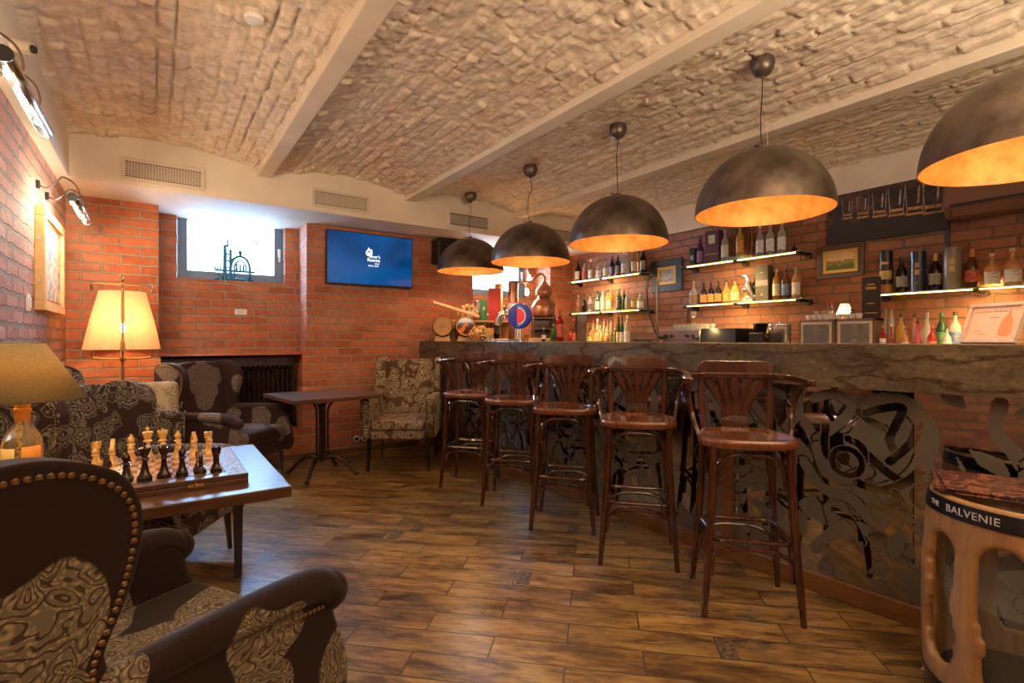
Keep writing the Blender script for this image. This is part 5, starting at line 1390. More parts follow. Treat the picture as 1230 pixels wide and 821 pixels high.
# large canvas showing whisky glasses in the dark
def glassphoto():
    m = mat('photo_print_of_glasses', (.02, .015, .01), .45)
    nt, b, L = nb(m); tc = node(nt, 'ShaderNodeTexCoord'); sp = node(nt, 'ShaderNodeSeparateXYZ'); L.new(tc.outputs['Object'], sp.inputs[0])
    n = noise(nt, tc.outputs['Object'], 9, 4, .6); v = node(nt, 'ShaderNodeTexVoronoi'); v.inputs['Scale'].default_value = 16; L.new(tc.outputs['Object'], v.inputs['Vector'])
    r = ramp(nt, [(.42, (.012, .008, .008)), (.62, (.09, .04, .02)), (.8, (.20, .10, .05))]); L.new(n.outputs['Fac'], r.inputs[0])
    z = math_n(nt, 'MULTIPLY', math_n(nt, 'ADD', sp.outputs[2], .06), 30.0, True)
    L.new(mixc(nt, z, (.02, .014, .016), r.outputs[0]), b.inputs['Base Color']); return m
M['glassphoto'] = glassphoto()
M['inkpale'] = noisy_mat('printed_pale_highlight', (.16, .12, .10), (.58, .50, .46), 40, .5, bstr=0)
M['inkamber'] = noisy_mat('printed_amber_highlight', (.30, .12, .03), (.62, .33, .12), 30, .5, bstr=0)
cv = thing('canvas_print', 'large dark canvas print of a row of whisky glasses', 'canvas', (XR, 1.673, 2.257))
MB().b2(-.035, 0, -.418, .418, -.213, .213).build('canvas', 'glassphoto', cv, smooth=0)
for i in range(6):
    y = -.33 + i * .118; s_ = 1.20 - .10 * i
    h_, w_ = .215 * s_, .058 * s_; z0 = -.065 + .014 * i
    b = MB(); X_ = -.0357
    for sy in (-1, 1): b.add([(X_, y + sy * w_ * .80, z0), (X_, y + sy * w_ * .72, z0), (X_, y + sy * w_ * .94, z0 + h_), (X_, y + sy * w_, z0 + h_)], [(0, 1, 2, 3)])
    b.add([(X_, y - w_ * .45, z0 + h_ * .35), (X_, y - w_ * .25, z0 + h_ * .30), (X_, y - w_ * .35, z0 + h_ * .85), (X_, y - w_ * .55, z0 + h_ * .9)], [(0, 1, 2, 3)])
    b.build('printed_glass', 'inkpale', cv, smooth=0)
    b = MB(); b.add([(X_, y - w_ * .8, z0 + h_ * .10), (X_, y + w_ * .8, z0 + h_ * .12), (X_, y + w_ * .84, z0 + h_ * .22), (X_, y - w_ * .84, z0 + h_ * .20)], [(0, 1, 2, 3)])
    b.add([(X_, y - w_ * 1.0, z0 - .014), (X_, y + w_ * 1.0, z0 - .012), (X_, y + w_ * .9, z0 + .004), (X_, y - w_ * .9, z0 + .002)], [(0, 1, 2, 3)])
    b.build('printed_whisky', 'inkamber', cv, smooth=0)
b = MB(); b.rod((XR - .012, 1.262, 1.60), (XR - .012, 1.262, 2.44), .011); tag(b.build('wall_conduit', 'dark'), 'thin dark vertical pipe beside the large canvas', 'pipe')
M['acbrown'] = mat('brown_plastic_casing', (.17, .075, .045), .4)
ac = thing('air_conditioner', 'brown wall air conditioner at the top near the nearest pendant', 'air conditioner', (XR, .72, 2.23))
MB().prism([(0, -.14), (-.17, -.14), (-.215, -.06), (-.22, .11), (-.19, .145), (0, .145)], 'y', -.52, .52).build('casing', 'acbrown', ac, smooth=0, bevel=.012, seg=3)
MB().b2(-.224, -.16, -.48, .48, -.062, -.045).build('air_slot', 'dark', ac, smooth=0)
b = MB(); b.box((-.205, 0, -.105), (.010, .94, .055), ry=R(-28)); b.build('louvre', 'acbrown', ac, smooth=0, bevel=.002)

# ------------------------------------------------------------------ things on the back counter
es = thing('espresso_machine', 'steel espresso machine with glasses on top on the back counter', 'coffee machine', (4.50, 3.0, 1.12))
MB().b2(-.22, .20, -.02, .42, 0, .20).build('body', 'chrome', es, smooth=0, bevel=.01, seg=3)
MB().b2(-.21, .20, -.38, -.022, 0, .205).build('side_housing', 'dark', es, smooth=0, bevel=.01, seg=3)
for y in (.05, .12, .30, .37):
    b = MB(); b.rod((-.22, y, .135), (-.235, y, .135), .016); b.build('knob', 'dark', es)
b = MB(); b.rod((-.22, .40, .12), (-.28, .42, .12), .02); b.rod((-.22, .03, .12), (-.28, .01, .12), .02); b.build('steam_valve', 'dark', es)
M['cupwhite'] = mat('white_glazed_cup', (.78, .74, .66), .25, coat=.4)
M['glassware'] = mat('clear_glassware', (.92, .92, .90), .03, trans=.85, ior=1.35)
def glass_cup(loc, r, h, label, group, m='glassware', name='drinking_glass', cat='glass'):
    o = MB().lathe([(r * .7, 0), (r * .75, .004), (r, h * .6), (r, h), (r * .93, h), (r * .68, .008), (.001, .007)], n=16, cap1=False).build(name, m); o.location = loc; return tag(o, label, cat, group)
gi = 0
for j in range(3):
    for i in range(7):
        y = 3.36 - .052 * i - (.02 * j if j < 3 else 0)
        glass_cup((4.40 + .065 * j, y, 1.32 + .0), .024, .055, 'upturned glass on the espresso machine, %s row, %s from the left' % (('front', 'middle', 'rear')[j], ordn[i]), 'glasses on the espresso machine')
o = MB().lathe([(.028, 0), (.028, .003), (.005, .012), (.004, .05), (.022, .075), (.026, .11), (.022, .125)], n=16, cap1=False).build('stemmed_glass', 'glassware'); o.location = (4.42, 3.15, 1.376); tag(o, 'stemmed glass raised above the upturned glasses on the machine', 'glass')
gb = thing('coffee_grinder', 'black coffee grinder beside the espresso machine', 'grinder', (4.52, 2.515, 1.12))
MB().b2(-.09, .09, -.07, .07, 0, .16).build('body', 'dark', gb, bevel=.01, seg=3); MB().lathe([(.05, .16), (.065, .235), (.066, .245), (.02, .25)], n=20).build('hopper', 'glass_black', gb)
ib = thing('steel_urn', 'tall brushed steel urn with side handles on the back counter', 'urn', (4.45, 2.305, 1.12))
MB().lathe([(.085, 0), (.09, .01), (.09, .215), (.094, .22)], n=36).build('body', 'chrome', ib); MB().lathe([(.094, .222), (.092, .232), (.03, .238), (.012, .24), (.010, .25), (.001, .252)], n=36).build('lid', 'chrome', ib)
for s in (-1, 1):
    MB().tube(spline([(0, s * .088, .12), (0, s * .12, .125), (0, s * .12, .15), (0, s * .088, .155)], 4), .005, 8).build('handle', 'brass', ib)
for n, (y0, y1, lb) in enumerate(((1.885, 2.165, 'brown cabinet with pale framed glass door, left of the pair'), (1.60, 1.880, 'brown cabinet with pale framed glass door, right of the pair'))):
    t = thing('display_cabinet', lb + ', holding jars', 'cabinet', (4.50, (y0 + y1) / 2, 1.12)); hw = (y1 - y0) / 2
    b = MB(); b.b2(0, .30, -hw, -hw + .018, 0, .265); b.b2(0, .30, hw - .018, hw, 0, .265); b.b2(0, .30, -hw, hw, .247, .265); b.b2(0, .30, -hw + .018, hw - .018, 0, .018); b.b2(.285, .30, -hw + .018, hw - .018, .018, .247)
    b.build('carcass', 'darkoak', t, smooth=0, bevel=.002)
    d = MB(); a = hw - .02; d.b2(-.016, -.001, -a, a, .222, .244); d.b2(-.016, -.001, -a, a, .020, .042); d.b2(-.016, -.001, -a, -a + .018, .042, .222); d.b2(-.016, -.001, a - .018, a, .042, .222)
    dd = d.build('door', 'cream', t, smooth=0, bevel=.002)
    MB().b2(-.010, -.007, -a + .018, a - .018, .042, .222).build('door_glass', 'glassware', dd, smooth=0)
    for q, yy in enumerate((-.05, .05)):
        for zz, lv in ((.018, 'lower'), (.13, 'upper')):
            j = thing('glass_jar', 'lidded glass jar inside the %s display cabinet, %s %s' % (('left', 'right')[n], lv, ('right', 'left')[q]), 'jar', (4.60, (y0 + y1) / 2 + yy, 1.12 + zz), group='jars in the display cabinets')
            MB().lathe([(.034, 0), (.036, .01), (.036, .06), (.028, .07)], n=18).build('body', 'glassware', j); MB().lathe([(.030, .070), (.030, .088), (.004, .090)], n=18).build('lid', 'chrome', j)
for i in range(9):
    glass_cup((4.53, 2.10 - i * .047, 1.385), .024, .040, 'white espresso cup in the row on the cabinets, %s from the left' % ordn[i], 'white cups on the display cabinets', 'cupwhite', 'espresso_cup', 'cup')
for i in range(3):
    glass_cup((4.60, 2.07 - i * .055, 1.385), .022, .075, 'small clear glass behind the white cups, %s from the left' % ordn[i], 'glasses behind the cups')
for i, y in enumerate((1.990, 1.955)):
    t = thing('cruet_bottle', 'slim clear cruet with red cap behind the cups, %s of two' % ('left' if i == 0 else 'right'), 'cruet', (4.62, y, 1.385))
    MB().lathe([(.013, 0), (.013, .05), (.006, .09), (.006, .115)], n=14).build('body', 'glassware', t); MB().lathe([(.010, .115), (.008, .155), (.002, .16)], n=12).build('cap', 'cap_red', t)
ml = thing('small_lamp', 'tiny glowing pleated lamp standing on the display cabinets', 'table lamp', (4.60, 1.855, 1.385))
MB().lathe([(.030, 0), (.028, .01), (.014, .03), (.008, .06)], n=18).build('base', 'copper', ml)
M['miniglow'] = mat('glowing_pleated_paper', (.9, .75, .5), .7, emit=1.4, ecol=(1, .72, .38))
b = MB(); b.lathe([(.060, .045), (.030, .125)], n=28, cap0=False, cap1=False); b.build('lamp_shade', 'miniglow', ml, smooth=0, solid=.001)
b = MB()
for q in range(14): a = 2 * PI * q / 14; b.rod((.0612 * math.cos(a), .0612 * math.sin(a), .045), (.0312 * math.cos(a), .0312 * math.sin(a), .125), .0012, n=5)
b.build('shade_ribs', 'brass', ml)
point('small_lamp_light', (4.60, 1.855, 1.46), 1.6, (1, .6, .25), .02)
boxed((4.62, 1.672, 1.385), .12, .06, .325, 'blackbox', 'dark upright carton with gold printing on the display cabinets', [(.80, .05, .012, 'cap_gold'), (.70, .07, .02, 'cap_gold'), (.35, .05, .008, 'cap_gold'), (.12, .08, .008, 'cap_gold')], rz=R(12))
fg = MB(); fg.ball((0, 0, .03), .022, 10, 1, 1, 1.3); fg.ball((0, 0, .07), .014, 10); o = fg.build('small_figurine', 'darkmetal'); o.location = (4.54, 1.775, 1.385); tag(o, 'small dark figurine at the right end of the white cups', 'figurine')
# tap hose and pipe on the wall
tp = thing('spring_tap', 'dark spring hose kitchen tap arching before the blue grey picture', 'tap', (4.42, 3.60, 1.12))
b = MB(); P = [(0, .0, .0 + .01 * q) for q in range(30)]
b.rod((0, 0, 0), (0, 0, .16), .017); b.build('body', 'darkmetal', tp)
P = spline([(0, 0, .15), (0, 0, .62), (0, .01, .74), (0, .07, .80), (0, .13, .76), (0, .145, .66)], 8)
MB().tube(P, .0125, 10).build('spring_hose', 'darkmetal', tp)
b = MB(); L_ = 0
for i in range(len(P) * 3):
    f_ = i / (len(P) * 3 - 1) * (len(P) - 1); a_ = int(min(f_, len(P) - 2)); p_ = P[a_].lerp(P[a_ + 1], f_ - a_)
    if 3 < i: b.tube([(p_.x + .016 * math.cos(w * PI / 4), p_.y + .016 * math.sin(w * PI / 4), p_.z) for w in range(8)], .0025, 4, True)
b.build('spring_coil', 'chrome', tp)
MB().tube(spline([(0, .145, .66), (0, .13, .45), (0, .05, .22), (0, .0, .14)], 6), .008, 8).build('hose_end', 'dark', tp)
b = MB(); b.rod((XR - .03, 3.53, 1.12), (XR - .03, 3.53, 1.565), .010); b.tube(spline([(XR - .03, 3.53, 1.56), (XR - .05, 3.525, 1.575), (XR - .08, 3.515, 1.572)], 4), .010, 8)
b.ball((XR - .03, 3.53, 1.35), .02, 8); tag(b.build('water_pipe', 'iron'), 'dark iron water pipe rising to the lower middle shelf', 'pipe')
sl = MB(); sl.b2(-.02, .02, -.14, .14, 0, .10); sl.b2(-.03, .03, -.15, .15, .10, .11); o = sl.build('glass_rinser', 'chrome', smooth=0, bevel=.003); o.location = (4.5, 3.86, 1.12); tag(o, 'low steel rinsing tray beside the spring tap', 'tray')

# ------------------------------------------------------------------ on the bar top, far end
ZB = 1.20
def small_cask(label, loc, rz, L_, r, glasshead):
    t = thing('small_cask', label, 'cask', loc, rz)     # axis along local x, head towards +x
    mx = Matrix.Translation((0, 0, r + .045)) @ Matrix.Rotation(R(90), 4, 'Y')
    P = [(r * (1 - .14 * ((q - 5) / 5) ** 2), -L_ / 2 + L_ * q / 10) for q in range(11)]
    P = [(P[0][0] - .012, -L_ / 2 + .012), (P[0][0] - .012, -L_ / 2)] + P + [(P[-1][0] - .012, L_ / 2), (P[-1][0] - .012, L_ / 2 - .012)]
    MB().lathe(P, n=32, m=mx).build('staves', 'oakcask', t, smooth=40)
    for q in (-.46, -.30, .30, .46):
        rr = r * (1 - .14 * (q / .5) ** 2) + .0015
        MB().lathe([(rr, q * L_ - .008), (rr + .001, q * L_), (rr, q * L_ + .008)], n=32, m=mx, cap0=False, cap1=False).build('hoop', 'brass', t)
    MB().lathe([(r * .78, L_ / 2 - .010), (r * .78, L_ / 2 - .008)], n=32, m=mx).build('head', 'amberhead' if glasshead else 'oakcask', t)
    if not glasshead:
        b = MB()
        for q in range(3): b.box((L_ / 2 - .0070, 0, r + .035 + .014 * q), (.001, .07 - .02 * q, .006))
        b.build('burnt_stamp', 'darkoak', t, smooth=0)
    b = MB()
    for x in (-L_ * .3, L_ * .3): b.prism([(-r * .75, 0), (r * .75, 0), (r * .62, .06), (0, .040), (-r * .62, .06)], 'x', x - .015, x + .015)
    b.b2(-L_ * .3, L_ * .3, -.02, .02, 0, .015)
    b.build('cradle', 'pine', t, smooth=0, bevel=.002)
    return t
M['oakcask'] = wood_mat('varnished_cask_oak', (.36, .17, .05), (.58, .32, .11), 6, (1, 6, 6), .35, .4)
M['amberhead'] = noisy_mat('glossy_amber_window', (.05, .015, .006), (.85, .22, .02), 7, .08, bstr=0, coat=1.0, lo=.48, hi=.56)
small_cask('small oak cask with burnt stamp on its head, nearest the brick wall on the bar', (2.64, 5.15, ZB), R(-118), .30, .118, False)
small_cask('small oak cask with glossy orange glass head, second on the bar', (2.83, 4.98, ZB), R(-116), .30, .118, True)
rs = MB(); rs.box((0, 0, 0), (.55, .05, .035), ry=R(16)); o = rs.build('wooden_paddle', 'pine', smooth=0, bevel=.008); o.location = (2.74, 5.02, 1.555); o.rotation_euler = (0, 0, R(-16)); tag(o, 'long wooden paddle lying across the two small casks', 'paddle')
def vase(label, loc, r, h, rb):
    t = thing('flower_vase', label, 'vase', loc)
    MB().lathe([(r * .55, 0), (r * .6, .01), (r * .95, h * .4), (r, h * .8), (r * .9, h), (r * .84, h), (r * .9, h * .78), (r * .5, .014), (.001, .013)], n=24, cap1=False).build('glass_bowl', 'glassware', t)
    b = MB(); rng = random.Random(len(label))
    for q in range(190):
        a = rng.uniform(0, 2 * PI); e = math.acos(rng.uniform(-.5, 1)); rr = rb * rng.uniform(.75, 1)
        b.ball((rr * math.sin(e) * math.cos(a), rr * math.sin(e) * math.sin(a), h * .75 + rr * math.cos(e) * .8), rng.uniform(.013, .020), 6, mi=rng.choice((0, 0, 1, 2)))
    o = b.build('dried_flowers', ['drypale', 'drygold', 'dryrust'], t); o['kind'] = 'stuff'
    return t
M['drypale'] = mat('dried_pale_petal', (.72, .58, .36), .8); M['drygold'] = mat('dried_gold_petal', (.60, .36, .10), .8); M['dryrust'] = mat('dried_rust_petal', (.38, .13, .05), .8)
rk = thing('wall_shelf_board', 'narrow yellow wooden riser behind the casks carrying vase and boxes', 'riser', (0, 0, 0))
MB().b2(2.75, 3.60, 5.14, 5.36, 1.425, 1.445).build('board', 'pine', rk, smooth=0, bevel=.003)
for x in (2.78, 3.57): MB().b2(x - .015, x + .015, 5.15, 5.35, ZB, 1.425).build('upright', 'pine', rk, smooth=0)
vase('glass vase of dried flowers raised on the wooden riser', (3.02, 5.25, 1.445), .075, .12, .125)
vase('glass vase of dried flowers standing low on the bar beside the casks', (2.86, 4.70, ZB), .075, .10, .115)
boxed((3.235, 5.24, 1.445), .085, .08, .25, 'greentin', 'bright green tube standing between vase and red box', [(.5, .03, .04, 'label_white')], True, rz=R(60))
boxed((3.40, 5.25, 1.445), .15, .10, .40, 'redbox', 'tall bright red carton on the riser before the bar window', None, rz=R(60))
boxed((3.515, 5.33, 1.445), .10, .10, .47, 'label_orange', 'tall orange and cream canister right of the red carton', [(.55, .10, .16, 'label_white')], True, rz=R(60))
bottle((3.58, 5.47, 1.445 - .22), .60, .04, 'black', 'grey', 'black', 'tall dark bottle standing on the bar window sill', None, 'tall', face=-PI / 2)
kg = thing('sill_cask', 'dark oval cask lying on the bar window sill behind the flowers', 'cask', (3.42, 5.66, 1.225), R(0))
mx = Matrix.Translation((0, 0, .19)) @ Matrix.Rotation(R(90), 4, 'Y')
MB().lathe([(.12, -.16), (.155, -.05), (.16, 0), (.155, .05), (.12, .16)], n=28, m=mx).build('body', 'darkoak', kg)
for q in (-.10, -.04, .04, .10): MB().lathe([(.152 - abs(q) * .12 + .01, q - .008), (.152 - abs(q) * .12 + .01, q + .008)], n=28, m=mx, cap0=False, cap1=False).build('hoop', 'iron', kg)
MB().b2(-.1, .1, -.08, .08, 0, .05).build('cradle', 'darkoak', kg, smooth=0)
pf = thing('sill_photo', 'small framed photograph standing on the cask on the bar window sill', 'picture', (3.44, 5.66, 1.575), R(10))
MB().b2(-.08, .08, -.01, .01, 0, .14).build('frame', 'brownframe', pf, smooth=0, bevel=.003); MB().b2(-.065, .065, -.012, -.010, .015, .125).build('print', 'engraving', pf, smooth=0)
# beer tower
bt = thing('beer_tower', 'polished curved steel beer tower with round dial on the bar', 'beer tap', (3.06, 4.47, ZB), R(-150))
P = spline([(0, .11, 0), (0, .11, .18), (0, .08, .26), (0, 0, .29), (0, -.08, .27), (0, -.11, .20), (0, -.115, .17)], 8)
MB().tube(P, .040, 16).build('column', 'chrome', bt); MB().lathe([(.07, 0), (.07, .015), (.05, .02)], (0, .11, 0), n=24).build('base', 'chrome', bt)
b = MB(); b.rod((.02, .06, .37), (.045, .06, .37), .045, .045, 24); b.rod((.03, .06, .28), (.03, .06, .33), .008); b.build('dial_case', 'brass', bt)
b = MB(); b.rod((.0455, .06, .37), (.0465, .06, .37), .038, .038, 24); b.build('dial_face', 'label_white', bt)
b = MB(); b.rod((.03, -.01, .29), (.05, -.01, .37), .008, .014); b.build('tap_handle', 'darkoak', bt)
b = MB(); b.rod((.03, -.01, .27), (.06, -.01, .22), .01, .008); b.build('tap_spout', 'chrome', bt)
b = MB(); b.b2(.05, .16, -.14, .14, .0, .02); b.build('drip_tray', 'chrome', bt, bevel=.003)
M['signblue'] = mat('deep_blue_enamel', (.01, .03, .42), .2, coat=.5); M['signlight'] = mat('bright_blue_enamel', (.03, .22, .75), .2); M['signred'] = mat('red_enamel', (.75, .03, .03), .25); M['signwhite'] = mat('white_enamel', (.8, .8, .82), .25)
ds = thing('tap_disc', 'round blue and red enamel disc mounted on the beer tower', 'tap badge', (3.00, 4.16, ZB), R(-152))
mx = Matrix.Translation((0, 0, .255)) @ Matrix.Rotation(R(90), 4, 'Y')
MB().lathe([(.125, -.02), (.13, 0), (.13, .02), (.125, .028)], n=40, m=mx).build('disc', 'signblue', ds)
b = MB(); b.rod((0, 0, 0), (0, 0, .13), .018); b.lathe([(.05, 0), (.05, .012)], n=20); b.build('stem', 'chrome', ds)
def crescent(mb, r0, y0_, r1, y1_, x, a0=-90, a1=90, n=24):
    vs = []
    for i in range(n + 1):
        a = R(a0 + (a1 - a0) * i / n); vs += [(x, y0_ + r0 * math.cos(a), .255 + r0 * math.sin(a)), (x, y1_ + r1 * math.cos(a), .255 + r1 * math.sin(a))]
    mb.add(vs, [(2 * i, 2 * i + 1, 2 * i + 3, 2 * i + 2) for i in range(n)])
for nm, mt, ar in (('light_band', 'signlight', (.085, -.005, .110, -.028, .0290)), ('white_band', 'signwhite', (.078, -.012, .085, -.008, .0292)), ('red_band', 'signred', (.0, -.02, .076, -.016, .0294))):
    b = MB(); crescent(b, *ar); b.build(nm, mt, ds, smooth=0)
for i, (x, y, lb) in enumerate(((3.16, 4.27, 'right'), (2.74, 4.55, 'left'))):
    b = MB(); b.rod((0, 0, 0), (0, 0, .07), .02, .03, 14); o = b.build('shot_glass', 'glass_amber'); o.location = (x, y, ZB); tag(o, 'amber shot glass standing on the far bar top, the %s of two' % lb, 'glass')
sj = thing('straw_jar', 'small glass jar full of yellow drinking straws on the bar', 'straw jar', (2.79, 4.42, ZB))
MB().lathe([(.028, 0), (.03, .005), (.03, .075), (.027, .075), (.027, .008), (.001, .007)], n=18, cap1=False).build('jar', 'glassware', sj)
b = MB()
M['straw'] = mat('yellow_paper_straw', (.85, .52, .10), .6)
for q in range(26):
    a = 2 * PI * q * .618; r_ = .024 * math.sqrt(q / 26); b.rod((r_ * .7 * math.cos(a), r_ * .7 * math.sin(a), .01), (r_ * 2.0 * math.cos(a), r_ * 2.0 * math.sin(a), .135), .0028, n=6)
o = b.build('straws', 'straw', sj); o['kind'] = 'stuff'
for i, (x, y, w, d_, z) in enumerate(((2.84, 4.25, .20, .13, 0), (2.84, 4.25, .17, .12, .014))):
    o = MB().b2(-w / 2, w / 2, -d_ / 2, d_ / 2, 0, .013).build('menu_book', 'label_cream' if i else 'label_brown', smooth=0, bevel=.002); o.location = (x, y, ZB + z); o.rotation_euler = (0, 0, R(55 + 6 * i)); tag(o, ('pale menu book lying on top of the small pile by the straws', 'brown menu book at the bottom of the small pile by the straws')[1 - i], 'book')
o = MB().b2(-.17, .17, -.10, .10, 0, .035).build('serving_board', 'pine', smooth=0, bevel=.006); o.location = (3.38, 4.36, ZB); o.rotation_euler = (0, 0, R(-30)); tag(o, 'thick wooden serving board on the bar behind the blue disc', 'board')
# copper still on a wooden crate
cr = thing('wooden_crate', 'dark slatted wooden crate carrying the copper still', 'crate', (3.82, 4.78, ZB), R(-35))
b = MB(); 
for z in (.0, .135, .265): b.b2(-.16, .16, -.16, .16, z, z + .014)
for x, y in ((-.15, -.15), (.15, -.15), (-.15, .15), (.15, .15)): b.b2(x - .012, x + .012, y - .012, y + .012, 0, .279)
b.build('frame', 'darkoak', cr, smooth=0, bevel=.002); MB().b2(-.155, .155, .145, .158, .014, .265).build('back_panel', 'darkoak', cr, smooth=0)
sl = thing('copper_still', 'small hammered copper pot still with swan neck on the crate', 'still', (3.82, 4.80, ZB + .279), R(-35))
MB().lathe([(.10, 0), (.145, .02), (.16, .08), (.155, .14), (.12, .20), (.075, .235), (.072, .26), (.10, .285), (.105, .32), (.075, .37), (.035, .41), (.022, .44)], n=36).build('pot', 'copper', sl)
MB().tube(spline([(0, 0, .43), (0, 0, .49), (-.04, 0, .525), (-.10, 0, .50), (-.16, 0, .44), (-.34, 0, .43), (-.42, 0, .42)], 6), [.020 - .0002 * q for q in range(37)], 10).build('swan_neck', 'copper', sl)
b = MB(); b.lathe([(.152, .135), (.156, .14), (.152, .145)], n=36, cap0=False, cap1=False); b.lathe([(.078, .236), (.082, .245), (.078, .254)], n=30, cap0=False, cap1=False); b.build('seam_band', 'brass', sl)
co = thing('copper_condenser', 'upright copper condenser drum joined to the swan neck of the still', 'condenser', (3.52, 5.02, ZB))
MB().lathe([(.055, 0), (.06, .01), (.06, .70), (.055, .72)], n=28).build('drum', 'copper', co); MB().tube(spline([(.06, 0, .30), (.10, 0, .30), (.10, 0, .22)], 4), .008, 8).build('outlet', 'brass', co)
# filament bulbs hanging before the bar window reveal
for i, (x, y, z, lb) in enumerate(((3.88, 5.18, 2.00, 'upper'), (3.80, 5.12, 1.82, 'lower'))):
    t = thing('filament_bulb', 'bare glowing filament bulb hanging above the copper still, %s one' % lb, 'light bulb', (x, y, 0), group='bare hanging filament bulbs')
    MB().rod((0, 0, z + .07), (0, 0, ZS), .0025, n=6).build('cable', 'dark', t); MB().rod((0, 0, z + .04), (0, 0, z + .09), .014).build('socket', 'brass', t)
    MB().lathe([(.010, z + .04), (.024, z + .0), (.026, z - .02), (.016, z - .045), (.001, z - .05)][::-1], n=16).build('bulb', 'filament', t)
    point('filament_bulb_light', (x, y, z - .08), 3, (1, .55, .22), .03)
# single bottles standing at the right of the still
bottle((3.64, 4.30, ZB), .345, .045, 'red', 'red', 'red', 'tall red figured bottle with pale stopper on the bar, right of the still', None, 'round', face=-2.3, caph=.2)
bottle((3.42, 4.14, ZB), .18, .034, 'green', 'gold', None, 'small pale green teardrop bottle on the bar', None, 'flask', face=-2.3)
bottle((3.28, 4.13, ZB), .14, .024, 'black', 'white', 'white', 'small dark and white figure bottle on the bar beside the green one', None, 'flask', face=-2.3)
wr = thing('miniature_rack', 'narrow brown rack holding small bottles at the corner of the bar', 'rack', (3.86, 4.20, ZB), R(-35))
b = MB(); b.b2(-.05, .05, -.10, -.09, 0, .30); b.b2(-.05, .05, .09, .10, 0, .30)
for z in (0, .145, .29): b.b2(-.05, .05, -.10, .10, z, z + .01)
b.build('frame', 'darkoak', wr, smooth=0)
for i, y in enumerate((-.045, .045)):
    q_ = Vector((0, y, 0)); q_.rotate(Matrix.Rotation(R(-35), 3, 'Z'))
    bottle((3.86 + q_.x, 4.20 + q_.y, ZB + .01), .12, .020, 'gold', 'cream', 'cream', 'miniature golden bottle on the lower tier of the rack, %s' % ('near side', 'far side')[i], 'miniature bottles in the rack', 'round', face=-2.3)
# signs on the wall by the window

# framed code sign on the near bar top
fs = thing('tabletop_sign', 'leaning pale wooden frame with an orange printed sheet on the bar', 'sign', (2.945, .634, ZB + .003), R(-120))
def signlocal():
    w_, h_ = .118, .092   # half sizes
    k_ = .74; m = Matrix.Rotation(R(-20), 4, 'X')
    b = MB(); fw = .017
    b.b2(-w_, w_, -.012, .012, 0, fw); b.b2(-w_, w_, -.012, .012, 2 * h_ - fw, 2 * h_); b.b2(-w_, -w_ + fw, -.012, .012, fw, 2 * h_ - fw); b.b2(w_ - fw, w_, -.012, .012, fw, 2 * h_ - fw)
    b.xf(m); b.build('frame', 'palewood', fs, smooth=0, bevel=.003)
    b = MB().b2(-w_ + fw, w_ - fw, -.002, .004, fw, 2 * h_ - fw); b.xf(m); b.build('printed_sheet', 'signpaper', fs, smooth=0)
    def pr(nm, mt, rects):
        b = MB()
        for x0, x1, z0, z1 in rects: b.b2(x0, x1, -.0028, -.002, z0, z1)
        b.xf(m); b.build(nm, mt, fs, smooth=0)
    pr('printed_heading', 'signorange', [(-.09, -.02, .143, .149)])
    b = MB(); b.prism(sp2([(q * .74, w * .74) for q, w in [(.050, .05), (.110, .05), (.112, .13), (.095, .165), (.088, .175), (.088, .20), (.072, .20), (.072, .175), (.062, .165), (.048, .13)]], 3), 'y', -.0028, -.002); b.xf(m); b.build('printed_bottle', 'signorange', fs, smooth=0)
    pr('printed_rule', 'signorange', [(-.075, -.04, .055, .058), (-.045, -.02, .040, .044)])
    pr('printed_subheading', 'notext', [(-.01 + q * .012, -.002 + q * .012, .143, .149) for q in range(5)])
    pr('printed_caption', 'notext', [(-.018 + q * .008, -.013 + q * .008, .116, .121) for q in range(5)])
    b = MB(); b.b2(-.01, .01, .0, .012, .0, .13); b.xf(Matrix.Translation((0, .075, 0)) @ Matrix.Rotation(R(12), 4, 'X')); b.build('strut', 'palewood', fs, smooth=0)
M['palewood'] = wood_mat('pale_limed_wood', (.50, .40, .33), (.66, .54, .46), 8, (4, 4, 4), .5, 0)
M['signpaper'] = noisy_mat('peach_printed_paper', (.78, .50, .32), (.86, .62, .45), 4, .6, bstr=0)
M['signorange'] = mat('orange_print', (.80, .28, .10), .6)
signlocal()

# ------------------------------------------------------------------ carved barrel display
M['barrelwood'] = wood_mat('sanded_barrel_oak', (.22, .115, .042), (.36, .20, .080), 5, (7, 7, 1.0), .38, .25)
M['steelband'] = noisy_mat('black_steel_band', (.014, .015, .018), (.035, .038, .045), 12, .28, .6, .05)
M['letter'] = mat('pale_band_lettering', (.55, .56, .60), .5)
BCX, BCY = 2.285, .385
bd = thing('barrel_display', 'carved oak barrel with window openings and black lettered top band', 'barrel', (BCX, BCY, 0))
def brad(z): return .252 + .030 * (1 - ((z - .33) / .40) ** 2) - .004
Hb = .718
nT, nZ = 160, 84; NW = 9; phase = 3.09
def open_at(a, z):
    k_ = ((a - phase) / (2 * PI / NW)); kk = round(k_); u = (k_ - kk) * 2 * PI / NW * .27   # arc offset in metres
    s_ = kk * 1.7
    wv = .056 + .009 * math.sin(z * 16 + s_) + .005 * math.sin(z * 37 + 2 * s_)
    zc_, hz_ = .385, .215 + .012 * math.sin(s_)
    return (abs(u) / wv) ** 3.2 + (abs(z - zc_) / hz_) ** 4.5 < 1
vs = []; fs2 = []; idx = {}
b = MB()
for side in (0, 1):
    for j in range(nZ + 1):
        z = Hb * j / nZ
        for i in range(nT):
            a = 2 * PI * i / nT; r_ = brad(z) - (.030 if side else 0)
            vs.append((r_ * math.cos(a), r_ * math.sin(a), z))
def vid(s_, j, i): return s_ * (nZ + 1) * nT + j * nT + i % nT
solid = [[not open_at(2 * PI * (i + .5) / nT, Hb * (j + .5) / nZ) for i in range(nT)] for j in range(nZ)]
